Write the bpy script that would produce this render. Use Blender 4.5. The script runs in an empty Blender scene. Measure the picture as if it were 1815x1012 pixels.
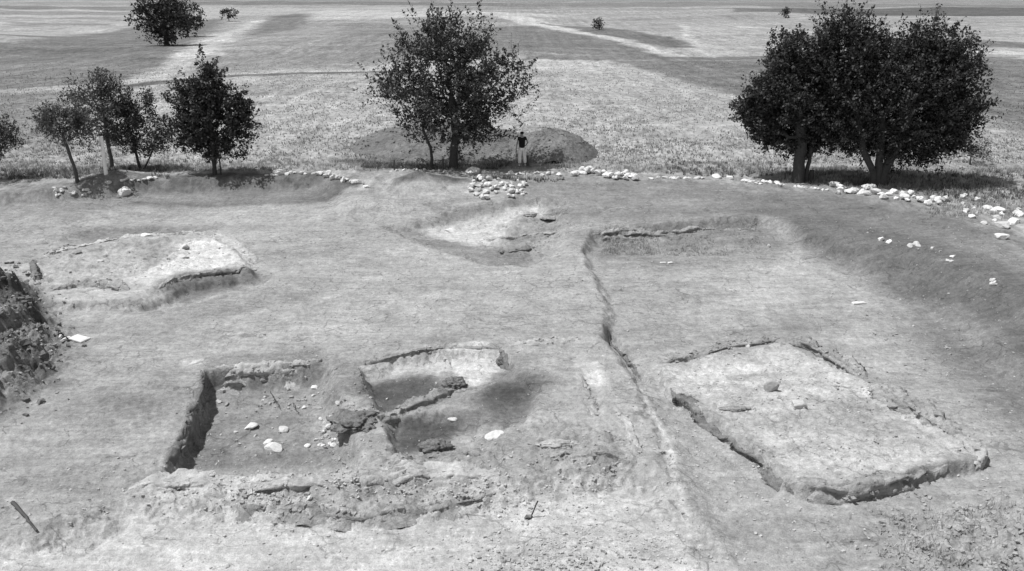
import bpy, math, random
import numpy as np
from mathutils import Vector, Matrix, noise as mnoise
random.seed(7); RNG = np.random.default_rng(11)
scene = bpy.context.scene
COL = scene.collection
R = math.radians

# ------------------------------------------------------------------ survey frame: photograph measurements -> metres
F = 1500.0; CX, CY = 907.5, 506.0; CAMH = 8.3
PITCH = math.atan(520/F)
sP, cP = math.sin(PITCH), math.cos(PITCH)
def ray(px, py):
    a = (px-CX)/F; b = (py-CY)/F
    return a, cP - b*sP, -sP - b*cP
def P(px, py, z=0.0):
    a, b, c = ray(px, py); t = (z-CAMH)/c
    return (a*t, b*t, z)
def PD(px, py, Y):
    a, b, c = ray(px, py); t = Y/b
    return Vector((a*t, Y, CAMH+c*t))

# ------------------------------------------------------------------ noise
_tab = np.random.default_rng(3).random((256, 256))
def vn(x, y, seed=0):
    x = np.asarray(x, float)+seed*17.31; y = np.asarray(y, float)+seed*9.77
    xi = np.floor(x).astype(np.int64); yi = np.floor(y).astype(np.int64)
    fx = x-xi; fy = y-yi
    fx = fx*fx*(3-2*fx); fy = fy*fy*(3-2*fy)
    x0 = xi & 255; x1 = (xi+1) & 255; y0 = yi & 255; y1 = (yi+1) & 255
    return (_tab[x0, y0]*(1-fx)+_tab[x1, y0]*fx)*(1-fy)+(_tab[x0, y1]*(1-fx)+_tab[x1, y1]*fx)*fy-0.5
def fbm(x, y, s, o=4, seed=0, g=0.5):
    r = 0; a = 1
    for k in range(o):
        r = r+a*vn(x*s*2.03**k, y*s*2.03**k, seed+k*5); a *= g
    return r
def sstep(a, b, x):
    t = np.clip((x-a)/(b-a), 0, 1); return t*t*(3-2*t)

def sdf(poly, x, y, margin):
    """signed distance, positive inside; far outside = -margin"""
    px = np.array([p[0] for p in poly]); py = np.array([p[1] for p in poly])
    out = np.full(x.shape, -float(margin))
    m = (x > px.min()-margin) & (x < px.max()+margin) & (y > py.min()-margin) & (y < py.max()+margin)
    if not m.any(): return out
    X = x[m]; Y = y[m]
    d = np.full(X.shape, 1e9); ins = np.zeros(X.shape, bool)
    n = len(px)
    for i in range(n):
        ax, ay = px[i], py[i]; bx, by = px[(i+1) % n], py[(i+1) % n]
        ex, ey = bx-ax, by-ay; L = ex*ex+ey*ey+1e-12
        t = np.clip(((X-ax)*ex+(Y-ay)*ey)/L, 0, 1)
        d = np.minimum(d, (X-ax-t*ex)**2+(Y-ay-t*ey)**2)
        c = ((ay > Y) != (by > Y)) & (X < (bx-ax)*(Y-ay)/((by-ay) if by != ay else 1e-12)+ax)
        ins ^= c
    d = np.sqrt(d)
    out[m] = np.where(ins, d, -np.minimum(d, margin))
    return out
def W(pts, z=0.0):
    return [P(p[0], p[1], p[2] if len(p) > 2 else z)[:2] for p in pts]

# ------------------------------------------------------------------ ground shape (all outlines are in metres once W() is applied)
POLY = {}
POLY['dig'] = W([(-500,350),(90,338),(230,326),(480,318),(580,320),(650,337),(720,331),(830,325),(930,322),(1020,314),(1130,322),
                 (1260,324),(1380,332),(1500,348),(1620,368),(1700,390),(1770,424),(1900,490),(2400,700),(2600,1500),(-1500,1500)])
POLY['plateau'] = W([(-500,352),(90,340),(160,330),(300,322),(440,317),(560,317),(640,338),(720,337),(830,333),(920,350),(1000,352),(1150,364),(1340,380),
                     (1480,398),(1560,424),(1640,444),(1700,470),(1780,502),(1950,600),(2300,900),(2500,1500),(-1500,1500)], -0.1)
POLY['east'] = W([(1040,442),(1052,410),(1200,406),(1345,405),(1400,418),(1500,452),(1620,500),(1720,570),(1830,670),(2100,900),(2300,1500),(1500,1500),
                  (1330,1080),(1225,930),(1180,800),(1150,720),(1132,668),(1074,590),(1085,540)], -0.7)
POLY['corr'] = W([(1072,586),(1130,610),(1180,650),(1260,690),(1360,770),(1430,820),(1500,815),(1640,800),(1750,790),(1800,860),(1650,980),(1500,1100),
                  (1350,1120),(1232,935),(1186,800),(1156,720),(1136,668)], -0.95)
POLY['houseR'] = W([(1170,648),(1250,625),(1390,598),(1500,655),(1640,735),(1742,795),(1735,822),(1640,838),(1560,858),(1480,872),(1415,872),
                    (1370,845),(1345,812),(1250,745),(1178,688)], -0.88)
POLY['roomA'] = W([(370,658),(470,650),(572,645),(584,690),(598,740),(618,780),(628,826),(520,830),(300,832)], -0.7)
POLY['roomB'] = W([(634,652),(700,636),(775,618),(885,620),(915,655),(965,690),(930,740),(880,770),(850,800),(790,812),(700,812),(684,770),(676,735),(660,690)], -0.7)
POLY['pitB'] = W([(690,772),(705,750),(790,732),(845,752),(835,790),(770,806),(700,812)], -0.95)
POLY['floorB'] = W([(636,655),(700,640),(775,622),(885,622),(905,655),(840,690),(700,735),(650,700)], -0.85)
POLY['south'] = W([(150,912),(400,893),(480,898),(600,910),(700,905),(800,893),(900,870),(960,848),(1120,842),(1170,860),(1235,940),(1380,1150),(-300,1400),(-300,1000),(60,955)], -0.8)
POLY['houseL'] = W([(50,490),(66,462),(150,436),(250,420),(385,420),(425,445),(452,482),(395,486),(330,494),(290,520),(225,538),(90,540),(60,515)], -0.5)
POLY['floorL'] = W([(72,478),(80,458),(150,440),(250,424),(330,424),(300,455),(260,480),(200,492),(90,500)], -0.5)
POLY['trL'] = W([(275,528),(330,500),(460,488),(475,500),(400,512),(330,535),(240,550)], -0.7)
POLY['shallow'] = W([(690,402),(800,382),(920,372),(990,372),(1000,410),(985,440),(930,465),(860,462),(790,440)], -0.7)
POLY['shalfl'] = W([(745,405),(850,388),(960,380),(985,400),(960,425),(900,430),(820,425)], -0.8)
POLY['moundW'] = W([(-400,460),(10,488),(55,510),(75,545),(100,585),(105,610),(90,645),(30,690),(-60,740),(-400,900)], -0.5)
POLY['cutW'] = W([(-300,480),(5,500),(50,520),(62,550),(40,575),(-60,600),(-300,640)], -0.2)
POLY['spoilE'] = W([(1560,1012),(1640,945),(1750,905),(1830,885),(2100,860),(2200,1300),(1500,1300)], -0.9)
POLY['backtr'] = W([(80,425),(160,405),(280,398),(360,402),(330,412),(240,412),(130,432)], -0.7)
POLY['pit0'] = W([(618,385),(640,378),(680,380),(672,388),(640,392)], -0.7)
POLY['holeSW'] = W([(60,940),(100,925),(180,930),(220,915),(150,955),(60,960)], -0.8)
POLY['notch'] = W([(62,470),(70,462),(72,492),(62,494)], -0.4)
POLY['floorR'] = W([(1200,655),(1250,640),(1380,612),(1480,665),(1620,750),(1700,800),(1620,822),(1540,840),(1440,850),(1385,835),(1350,800),(1260,735),(1205,690)], -0.88)
POLY['ruinD'] = W([(840,395),(900,385),(1000,380),(1010,415),(960,460),(850,450)], -0.9)
POLY['slit'] = W([(1070,586),(1084,580),(1112,610),(1142,652),(1152,672),(1134,674),(1100,632)], -0.9)
POLY['ruinA'] = W([(200,905),(210,830),(600,815),(900,800),(900,870),(700,915),(400,905)], -0.8)
POLY['ruinB'] = W([(930,760),(1010,745),(1140,780),(1150,850),(960,860)], -0.7)
POLY['ruinC'] = W([(60,545),(60,490),(220,490),(330,480),(460,470),(440,420),(250,412),(100,440),(60,520),(90,550),(240,545)], -0.5)
POLY['slotE'] = W([(1030,655),(1050,655),(1072,730),(1050,735)], -0.7)

def mask(name, x, y, w, shift=0.0):
    s = sdf(POLY[name], x, y, w+2.0)
    return sstep(-w*0.5, w*0.5, s-shift)

def H(x, y):
    x = np.asarray(x, float); y = np.asarray(y, float)
    h = fbm(x, y, 0.02, 3, 1)*np.clip((y-45)*0.02, 0, 1.6)*1.0
    h = h + 0.00022*np.clip(y-120, 0, 900)*0
    near = (y < 60) & (y > -5)
    if near.any():
        X = x[near]; Y = y[near]
        wx = 0.55*vn(X*1.3, Y*1.3, 21)*0.5+0.16*vn(X*4.3, Y*4.3, 22)+0.07*vn(X*11, Y*11, 25)
        wy = 0.55*vn(X*1.3, Y*1.3, 23)*0.5+0.16*vn(X*4.3, Y*4.3, 24)+0.07*vn(X*11, Y*11, 26)
        U = X+wx*0.6; V = Y+wy*0.6
        g = fbm(X, Y, 0.18, 3, 2)*0.14
        g -= 0.25*mask('dig', U, V, 5.0, 2.0)
        lw = 3.2-2.5*sstep(-6.5, -9.0, X)-2.2*sstep(9.0, 14, X)
        s = sdf(POLY['plateau'], U, V, 8)
        g -= 0.5*sstep(-0.1, 1.0, s/lw)
        # eastern excavation
        s = sdf(POLY['east'], U, V, 5)
        we = 0.50+1.2*sstep(10.5, 13, X)
        em = sstep(-0.5, 0.5, s/we)
        g -= (0.34-0.24*sstep(20.5, 17.5, Y))*em
        E = np.zeros_like(X)
        def cut(name, w, dh, sh=0.0):
            nonlocal g, E
            m = mask(name, U, V, w, sh); g = g+dh*m
            E = np.maximum(E, 4*m*(1-m)*min(1, abs(dh)*4)); return m
        E = np.maximum(E, 4*em*(1-em))
        fade = 1-0.75*sstep(17.5, 14.0, Y)*sstep(1, 3, X)*sstep(8.5, 5.5, X)
        cm = mask('corr', U, V, 1.0, 0.3); HR = mask('houseR', U, V, 0.12); g -= 0.18*cm*(1-HR)
        cut('slit', 0.2, -0.22)
        hr = cut('houseR', 0.12, 0.12); fl = cut('floorR', 0.35, -0.05); g += fl*(0.05*np.abs(fbm(X, Y, 2.2, 5, 88, 0.65))-0.02); g += 0.06*mask('houseR', U, V, 1.4, 0.8)
        wA = 0.16+0.45*sstep(-7.3, -6.6, X)
        sA = sdf(POLY['roomA'], U, V, 4)
        mA = sstep(-wA*0.5, wA*0.5, sA-0.02); g -= 0.56*mA; E = np.maximum(E, 4*mA*(1-mA))
        sB = sdf(POLY['roomB'], U, V, 4)
        mB = sstep(-0.1, 0.25, sB); g -= 0.22*mB; E = np.maximum(E, 3*mB*(1-mB))
        cut('pitB', 0.35, -0.18)
        cut('floorB', 0.15, -0.08)
        cut('slotE', 0.25, -0.07)
        cut('south', 0.8, -0.26)
        cut('houseL', 0.35, 0.24)
        cut('floorL', 0.3, -0.12)
        cut('trL', 0.8, -0.22)
        cut('shallow', 1.0, -0.25)
        cut('shalfl', 0.5, -0.10)
        mw = cut('moundW', 1.4, 0.38); cut('cutW', 0.35, 0.40); g += mw*fbm(X, Y, 1.5, 5, 31, 0.65)*0.6
        se = cut('spoilE', 1.2, 0.20); g += se*fbm(X, Y, 1.5, 5, 33, 0.6)*0.32
        cut('backtr', 0.6, -0.12)
        cut('pit0', 0.35, -0.10)
        cut('holeSW', 0.5, -0.20)
        cut('notch', 0.15, -0.40)
        rough = np.clip(0.7*mask('ruinD', X, Y, 0.8)+mask('ruinA', X, Y, 0.8)+mask('ruinB', X, Y, 0.8)+0.8*mask('ruinC', X, Y, 0.6), 0, 1)*1.5
        g += E*(0.12*fbm(X, Y, 3.2, 5, 91, 0.62)-0.03)
        # horizontal ledges left by the courses of mud brick
        T = np.clip(E+rough*0.6, 0, 1)
        q = (g+0.10*fbm(X, Y, 0.9, 3, 99))/0.085; fr = q-np.floor(q)
        g += T*0.085*(sstep(0.55, 1.0, fr)-fr)*0.85
        # lumpy, cloddy texture of the ruins
        g += rough*(0.12*np.abs(fbm(X, Y, 1.6, 5, 94, 0.65))+0.07*fbm(X*0.5, Y*1.6, 5.0, 3, 97, 0.6)-0.02)
        # small spoil cone and stone-heap swellings
        for (qx, qy, r, a) in CONES:
            d = np.hypot((X-qx), (Y-qy)*1.1)/r*(1+0.35*vn(X*1.2, Y*1.2, 41))
            g += a*np.clip(1-d, 0, 1)**0.9
        dig = mask('dig', X, Y, 1.0)
        g += fbm(X, Y, 0.7, 3, 4)*0.05
        g += fbm(X, Y, 2.6, 5, 6, 0.6)*(0.030+0.035*hr+0.03*sstep(-.1, .3, sB)+0.02*mA)
        g += fbm(X, Y, 8.0, 3, 8, 0.6)*0.020*(1+1.5*mw+1.5*se)
        k = 1-sstep(52, 60, Y)
        h2 = h[near]; h[near] = h2*(1-k)+(g+h2)*k if False else h2+g*k
    return h
CONES = []
def setcone(px, py, z, r, a):
    q = P(px, py, z); CONES.append((q[0], q[1], r, a))
setcone(740, 343, -0.5, 1.7, 0.62)
setcone(885, 345, -0.5, 1.7, 0.22)
setcone(800, 340, -0.5, 1.4, 0.18)
setcone(1080, 318, 0, 1.4, 0.15)
setcone(1590, 352, 0, 1.8, 0.18)
setcone(210, 318, 0, 2.0, 0.45)
setcone(610, 772, -0.9, 0.35, 0.1)

def gh(x, y): return float(H(np.array([x]), np.array([y]))[0])
def at(px, py):
    """the ground point seen at this place of the photograph"""
    a, b, c = ray(px, py)
    t = np.concatenate([np.linspace(8, 60, 700), np.geomspace(60.2, 1500, 400)])
    x = a*t; y = b*t; z = CAMH+c*t
    g = H(x, y); k = np.argmax(z < g)
    if k == 0: k = len(t)-1
    t0, t1 = t[k-1], t[k]
    tt = np.linspace(t0, t1, 12); zz = CAMH+c*tt-H(a*tt, b*tt)
    j = np.argmax(zz < 0); j = max(j, 1)
    s = tt[j]
    return Vector((a*s, b*s, gh(a*s, b*s)))

# ------------------------------------------------------------------ ground tone (soil and field colours, with some shade and sunlight painted in)
TONES = []
def tone(pts, v, w=0.5, z=0.0, k=1.0): TONES.append((W(pts, z), v, w, k))
# far fields, track and boundaries
tone([(-700,62),(18,68),(150,52),(440,24),(700,22),(700,14),(-700,14)], 0.30, 4)
for (a_, b_, c_, d_, v_) in [(-8,-3,-900,500,.17),(-4,2,400,2600,.2),(1,5,-900,300,.22),(2,9,250,900,.15),(4,11,900,2600,.17),(8,14,-900,350,.16),(12,20,300,760,.30),(13,17,760,1300,.2),
        (15,22,1300,2600,.13),(16,21,-900,260,.2),(30,34,18,240,.22),(38,42,18,200,.2),(26,30,560,700,.2),(33,37,640,900,.22),(30,33,1100,1400,.22),(42,46,1180,1500,.24),(54,58,1210,1460,.23),(72,75,1230,1400,.22),(62,66,-200,240,.16)]:
    tone([(c_,a_),(d_,a_+6*(d_-c_)/1815),(d_,b_+6*(d_-c_)/1815),(c_,b_)], v_, 1.5)
tone([(-900,78),(18,78),(160,54),(300,36),(400,33),(330,80),(230,145),(18,158),(-900,180)], 0.145, 3)
tone([(-900,105),(18,108),(200,96),(150,150),(18,158),(-900,180)], 0.175, 3)
tone([(-900,150),(18,156),(230,143),(390,128),(700,112),(700,118),(390,134),(230,150),(100,160),(18,163),(-900,190)], 0.36, 0.8)
tone([(200,152),(390,134),(560,124),(720,117),(720,121),(560,129),(390,140),(230,156)], 0.12, 0.5)
tone([(-900,165),(18,163),(120,160),(150,200),(100,260),(18,290),(-900,320)], 0.19, 4)
tone([(230,143),(330,80),(440,36),(470,34),(430,60),(370,95),(280,140)], 0.37, 1.5)
tone([(430,60),(470,36),(690,40),(700,105),(420,125),(330,130)], 0.22, 3)
tone([(480,30),(560,26),(520,50),(430,60)], 0.15, 3)
tone([(600,40),(900,46),(960,60),(960,95),(600,104)], 0.18, 3)
tone([(500,96),(700,86),(700,90),(500,101)], 0.20, 1.5)
tone([(860,46),(960,44),(1100,60),(1210,92),(1140,97),(950,92),(880,80)], 0.15, 2)
tone([(880,26),(960,34),(1080,62),(1215,92),(1190,94),(1060,66),(940,42),(870,30)], 0.40, 1.2)
tone([(950,36),(1060,48),(1190,62),(1240,80),(1180,80),(1060,60)], 0.13, 1.2)
tone([(1180,35),(1300,40),(1400,60),(1450,95),(1300,90),(1220,70)], 0.29, 3)
tone([(1200,40),(1215,40),(1235,70),(1262,80),(1240,80),(1215,66)], 0.38, 0.8)
tone([(930,93),(1060,95),(1400,92),(1800,95),(1800,99),(1400,98),(1060,102),(930,101)], 0.15, 0.6)
tone([(1080,102),(1400,98),(1810,99),(2300,110),(2300,260),(1815,240),(1720,200),(1480,150),(1350,178),(1220,150)], 0.15, 3)
tone([(1100,108),(1240,155),(1370,180),(1360,190),(1200,160),(1080,112)], 0.33, 1.5)
tone([(1380,22),(1815,30),(2300,34),(2300,14),(1380,14)], 0.10, 8)
tone([(1300,48),(1815,72),(2300,86),(2300,80),(1815,67),(1300,44)], 0.36, 1.5)
tone([(1400,60),(1815,76),(2300,90),(2300,100),(1815,84),(1400,70)], 0.14, 2)
tone([(1700,86),(2300,94),(2300,98),(1700,90)], 0.42, 0.5)
tone([(540,22),(700,22),(1000,24),(1000,30),(560,34)], 0.36, 6)
# field tracks beside the dig and trodden strips
tone([(-500,300),(90,300),(300,296),(520,296),(640,300),(820,300),(1050,302),(1300,312),(1500,330),(1700,360),(1815,400),(1815,300),(1500,290),(1000,285),(500,285),(-500,285)], 0.27, 1.0, 0, 0.6)
tone([(600,292),(650,276),(850,262),(1000,262),(1055,280),(1030,294),(900,297)], 0.15, 0.5)
# inside the dig
Zp = -0.7
tone([(-500,350),(90,338),(230,326),(480,318),(580,320),(650,337),(720,331),(830,325),(930,322),(1020,314),(1130,322),(1260,324),(1380,332),(1500,348),(1620,368),(1700,390),(1770,424),(1900,490),(2400,700),(2600,1500),(-1500,1500)], 0.33, 0.5)
tone([(-500,352),(90,338),(300,322),(440,317),(560,317),(645,338),(600,348),(400,350),(100,352),(-500,380)], 0.125, 0.35, -0.3)  # dark bank soil, with the bank's shade deepened into the tone
tone([(700,331),(830,325),(840,334),(760,336),(700,340)], 0.11, 0.4, -0.2)  # shadow under the central tree, painted into the soil tone
tone([(18,350),(400,348),(560,346),(560,356),(300,362),(18,392),(-300,400)], 0.24, 1.5, Zp)
tone([(930,322),(1020,316),(1130,324),(1260,326),(1380,334),(1500,350),(1620,370),(1700,392),(1770,426),(1900,492),(1900,620),(1780,505),(1640,447),(1560,427),(1480,402),(1340,388),(1150,385),(1010,380),(930,368),(920,345)], 0.225, 1.2, -0.2)
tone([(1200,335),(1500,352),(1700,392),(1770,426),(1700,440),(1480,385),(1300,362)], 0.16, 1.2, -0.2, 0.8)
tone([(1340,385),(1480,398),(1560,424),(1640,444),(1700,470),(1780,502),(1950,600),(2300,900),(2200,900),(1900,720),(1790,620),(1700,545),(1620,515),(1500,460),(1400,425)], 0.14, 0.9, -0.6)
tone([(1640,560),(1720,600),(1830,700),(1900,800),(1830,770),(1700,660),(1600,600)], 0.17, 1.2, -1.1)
tone([(1050,408),(1200,404),(1345,400),(1400,420),(1350,442),(1200,444),(1060,440)], 0.21, 0.4, Zp)
tone([(1070,412),(1170,410),(1165,436),(1120,438),(1075,428)], 0.38, 0.3, Zp, 0.7)
tone([(1345,400),(1375,405),(1430,440),(1410,445)], 0.36, 0.5, Zp, 0.7)
tone([(1060,442),(1350,442),(1400,470),(1090,480)], 0.26, 0.8, -1.05)
tone([(1130,500),(1400,470),(1500,540),(1480,580),(1250,585),(1130,570)], 0.345, 1.5, -1.05)
tone([(1300,580),(1480,570),(1500,578),(1400,588),(1300,592)], 0.22, 0.4, -1.05, 0.6)
tone([(1420,530),(1470,535),(1480,550),(1420,545)], 0.23, 0.4, -1.05, 0.6)
tone([(680,402),(800,380),(920,370),(1000,368),(1000,378),(860,388),(750,405),(830,425),(960,432),(930,468),(850,462),(780,440)], 0.235, 0.4, Zp)
tone([(748,405),(850,390),(960,383),(960,392),(880,400),(900,415),(840,428),(790,420)], 0.46, 0.35, -0.95)
tone([(900,408),(985,402),(1000,412),(900,430)], 0.22, 0.4, -0.95)
tone([(850,430),(960,432),(920,460),(860,455)], 0.21, 0.4, -0.95, 0.7)
tone([(140,405),(280,396),(400,400),(360,408),(240,412),(120,428)], 0.20, 0.5, Zp, 0.9)
tone([(20,460),(66,462),(150,436),(250,420),(390,418),(425,445),(452,482),(330,492),(290,520),(225,538),(90,540),(60,515)], 0.38, 0.3, -0.5)
tone([(300,425),(385,420),(425,445),(450,478),(330,488),(270,505),(230,498),(290,460)], 0.55, 0.5, -0.5)
tone([(250,430),(290,432),(285,470),(240,465)], 0.28, 0.6, -0.6, 0.6)
tone([(280,525),(330,498),(460,484),(470,496),(400,510),(330,530)], 0.18, 0.4, -0.8)  # shade below the left house's front face, painted into the ground
tone([(-400,470),(10,490),(55,512),(75,545),(125,580),(165,600),(110,645),(40,690),(-60,760),(-400,900)], 0.24, 0.5, -0.4)
tone([(-100,480),(10,490),(58,512),(78,545),(85,568),(55,580),(40,555),(-50,560)], 0.09, 0.3, -0.3)
tone([(40,640),(70,630),(95,650),(60,668)], 0.10, 0.25, -0.4)
tone([(85,668),(125,664),(120,674),(80,678)], 0.12, 0.15, -0.6)
tone([(-50,600),(30,610),(40,660),(-30,650)], 0.15, 0.4, -0.4)
tone([(100,660),(280,640),(360,660),(290,800),(240,830),(200,760),(120,770)], 0.27, 1.2, Zp, 0.7)
tone([(130,730),(200,700),(250,720),(190,760),(130,775)], 0.19, 0.8, Zp, 0.5)
tone([(545,525),(600,518),(600,530),(560,536)], 0.48, 0.3, Zp, 0.7)
tone([(400,572),(440,570),(440,578),(405,580)], 0.48, 0.3, Zp, 0.7)
tone([(330,640),(490,620),(500,628),(345,648)], 0.52, 0.2, Zp, 0.7)
tone([(600,510),(680,530),(720,560),(700,580),(640,550)], 0.28, 0.6, Zp, 0.7)
tone([(370,660),(572,648),(584,690),(618,780),(628,826),(320,832)], 0.25, 0.25, -1.2)
tone([(350,790),(590,790),(600,822),(330,828)], 0.19, 0.3, -1.25, 0.7)
tone([(540,700),(590,700),(600,790),(560,800)], 0.36, 0.3, -1.25, 0.6)
tone([(240,860),(320,835),(460,830),(640,818),(700,825),(640,840),(480,850),(420,870),(250,890)], 0.44, 0.3, -0.7, 0.9)
tone([(575,690),(590,640),(640,640),(640,680),(660,700)], 0.22, 0.3, -0.7, 0.9)
tone([(640,665),(720,642),(775,628),(795,655),(780,668),(660,678)], 0.46, 0.15, -1.0)
tone([(790,628),(870,626),(898,655),(840,682),(810,670),(795,650)], 0.55, 0.15, -1.0)
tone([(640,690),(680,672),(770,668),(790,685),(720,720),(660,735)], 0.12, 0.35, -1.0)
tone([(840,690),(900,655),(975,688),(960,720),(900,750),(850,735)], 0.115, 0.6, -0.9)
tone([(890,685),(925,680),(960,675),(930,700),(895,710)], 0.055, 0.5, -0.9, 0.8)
tone([(690,772),(710,750),(790,738),(845,745),(790,780),(730,800),(700,806)], 0.10, 0.25, -1.1)  # pit soil, darkened further to paint the shade in the hollow
tone([(800,720),(900,735),(870,800),(840,790)], 0.20, 0.4, -1.0, 0.6)
tone([(1020,640),(1068,642),(1080,678),(1030,680)], 0.52, 0.2, Zp, 0.8)
tone([(900,605),(1020,595),(1040,640),(950,650)], 0.42, 0.6, Zp, 0.6)
tone([(150,912),(400,893),(600,908),(800,893),(960,848),(1170,860),(1235,940),(1380,1150),(-300,1400),(-300,1000),(60,955)], 0.45, 0.5, -0.95)
tone([(250,930),(450,900),(520,960),(300,985)], 0.53, 0.7, -0.95, 0.7)
tone([(560,960),(700,940),(680,1010),(520,1015)], 0.53, 0.7, -0.95, 0.6)
tone([(880,960),(1010,940),(1000,1012),(870,1012)], 0.34, 0.6, -0.95, 0.6)
tone([(1170,660),(1390,600),(1500,655),(1742,800),(1640,838),(1480,872),(1415,872),(1345,812),(1178,688)], 0.44, 0.2, -0.9)
tone([(1175,650),(1380,615),(1400,640),(1200,685)], 0.50, 0.3, -0.9, 0.7)
tone([(1290,662),(1370,652),(1380,660),(1290,675)], 0.27, 0.2, -0.9, 0.7)
tone([(1320,725),(1375,725),(1390,752),(1345,750)], 0.58, 0.2, -0.9, 0.8)
tone([(1300,700),(1500,690),(1640,780),(1480,820),(1380,790)], 0.37, 0.6, -0.9, 0.6)
tone([(1380,790),(1600,790),(1640,830),(1450,860)], 0.50, 0.4, -0.9, 0.6)
tone([(1140,690),(1178,690),(1345,820),(1420,885),(1600,870),(1750,820),(1810,840),(1600,1000),(1400,1100),(1232,935)], 0.33, 0.4, -1.2, 0.8)
tone([(1540,900),(1600,940),(1640,900),(1560,960),(1480,1000),(1500,960)], 0.22, 0.8, -1.2, 0.5)
tone([(1136,680),(1142,680),(1186,780),(1232,925),(1222,930),(1178,800)], 0.50, 0.06, -0.8, 0.8)  # sunlit lip of the trench, painted as a pale line
tone([(1560,1012),(1640,945),(1750,905),(1830,885),(2100,860),(2200,1300),(1500,1300)], 0.32, 0.4, -0.9)

def albedo(x, y):
    a = np.full(x.shape, 0.315)
    a = a*(1+0.10*fbm(x, y, 0.05, 3, 51))*(1-0.18*sstep(110, 260, y))
    wx = 0.9*vn(x*0.5, y*0.5, 61)+0.4*vn(x*2, y*2, 62)
    wy = 0.9*vn(x*0.5, y*0.5, 63)+0.4*vn(x*2, y*2, 64)
    for (poly, v, w, k) in TONES:
        ys = max(p[1] for p in poly)
        warp = 0.5 if ys < 48 else 2.0
        s = sdf(poly, x+wx*warp*min(1, w+0.3), y+wy*warp*min(1, w+0.3), w+3)
        m = sstep(-w, w, s)*k
        a = a*(1-m)+v*m
    return a

# ------------------------------------------------------------------ helpers for objects
def tag(o, label=None, cat=None, group=None, kind=None):
    if label: o['label'] = label
    if cat: o['category'] = cat
    if group: o['group'] = group
    if kind: o['kind'] = kind
    return o
def mesh_np(name, V, Fc, mat=None, smooth=True):
    V = np.asarray(V, np.float32); Fc = np.asarray(Fc, np.int32)
    me = bpy.data.meshes.new(name)
    n = Fc.shape[1]
    me.vertices.add(len(V)); me.vertices.foreach_set('co', V.ravel())
    me.loops.add(Fc.size); me.loops.foreach_set('vertex_index', Fc.ravel())
    me.polygons.add(len(Fc)); me.polygons.foreach_set('loop_start', np.arange(0, Fc.size, n, dtype=np.int32))
    me.polygons.foreach_set('loop_total', np.full(len(Fc), n, np.int32))
    me.update(calc_edges=True); me.validate()
    me.polygons.foreach_set('use_smooth', np.full(len(me.polygons), smooth))
    if mat: me.materials.append(mat)
    return me
def link(name, me, parent=None, loc=None):
    o = bpy.data.objects.new(name, me); COL.objects.link(o)
    if parent: o.parent = parent
    if loc is not None: o.location = loc
    return o
def empty(name, loc):
    o = bpy.data.objects.new(name, None); COL.objects.link(o); o.location = loc
    o.empty_display_size = 0.2; return o

# ------------------------------------------------------------------ materials (a black and white photograph: neutral greys)
def newmat(name, rough=0.9):
    m = bpy.data.materials.new(name); m.use_nodes = True
    nt = m.node_tree; b = nt.nodes['Principled BSDF']
    b.inputs['Roughness'].default_value = rough
    b.inputs['Specular IOR Level'].default_value = 0.15
    return m, nt, b
def N(nt, t, **kw):
    n = nt.nodes.new(t)
    for k, v in kw.items(): setattr(n, k, v)
    return n
def math_(nt, op, a, b=None, c=None):
    n = N(nt, 'ShaderNodeMath', operation=op)
    for i, v in enumerate((a, b, c)):
        if v is None: continue
        if isinstance(v, (int, float)): n.inputs[i].default_value = v
        else: nt.links.new(v, n.inputs[i])
    return n.outputs[0]
def noise(nt, vec, scale, detail=4, rough=0.55):
    n = N(nt, 'ShaderNodeTexNoise'); n.inputs['Scale'].default_value = scale
    n.inputs['Detail'].default_value = detail; n.inputs['Roughness'].default_value = rough
    nt.links.new(vec, n.inputs['Vector']); return n.outputs[0]
def grey(nt, val, b):
    c = N(nt, 'ShaderNodeCombineColor')
    for i in range(3): nt.links.new(val, c.inputs[i])
    nt.links.new(c.outputs[0], b.inputs['Base Color'])
def stretch(nt, vec, s):
    m = N(nt, 'ShaderNodeMapping'); m.inputs['Scale'].default_value = s
    nt.links.new(vec, m.inputs['Vector']); return m.outputs[0]

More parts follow.
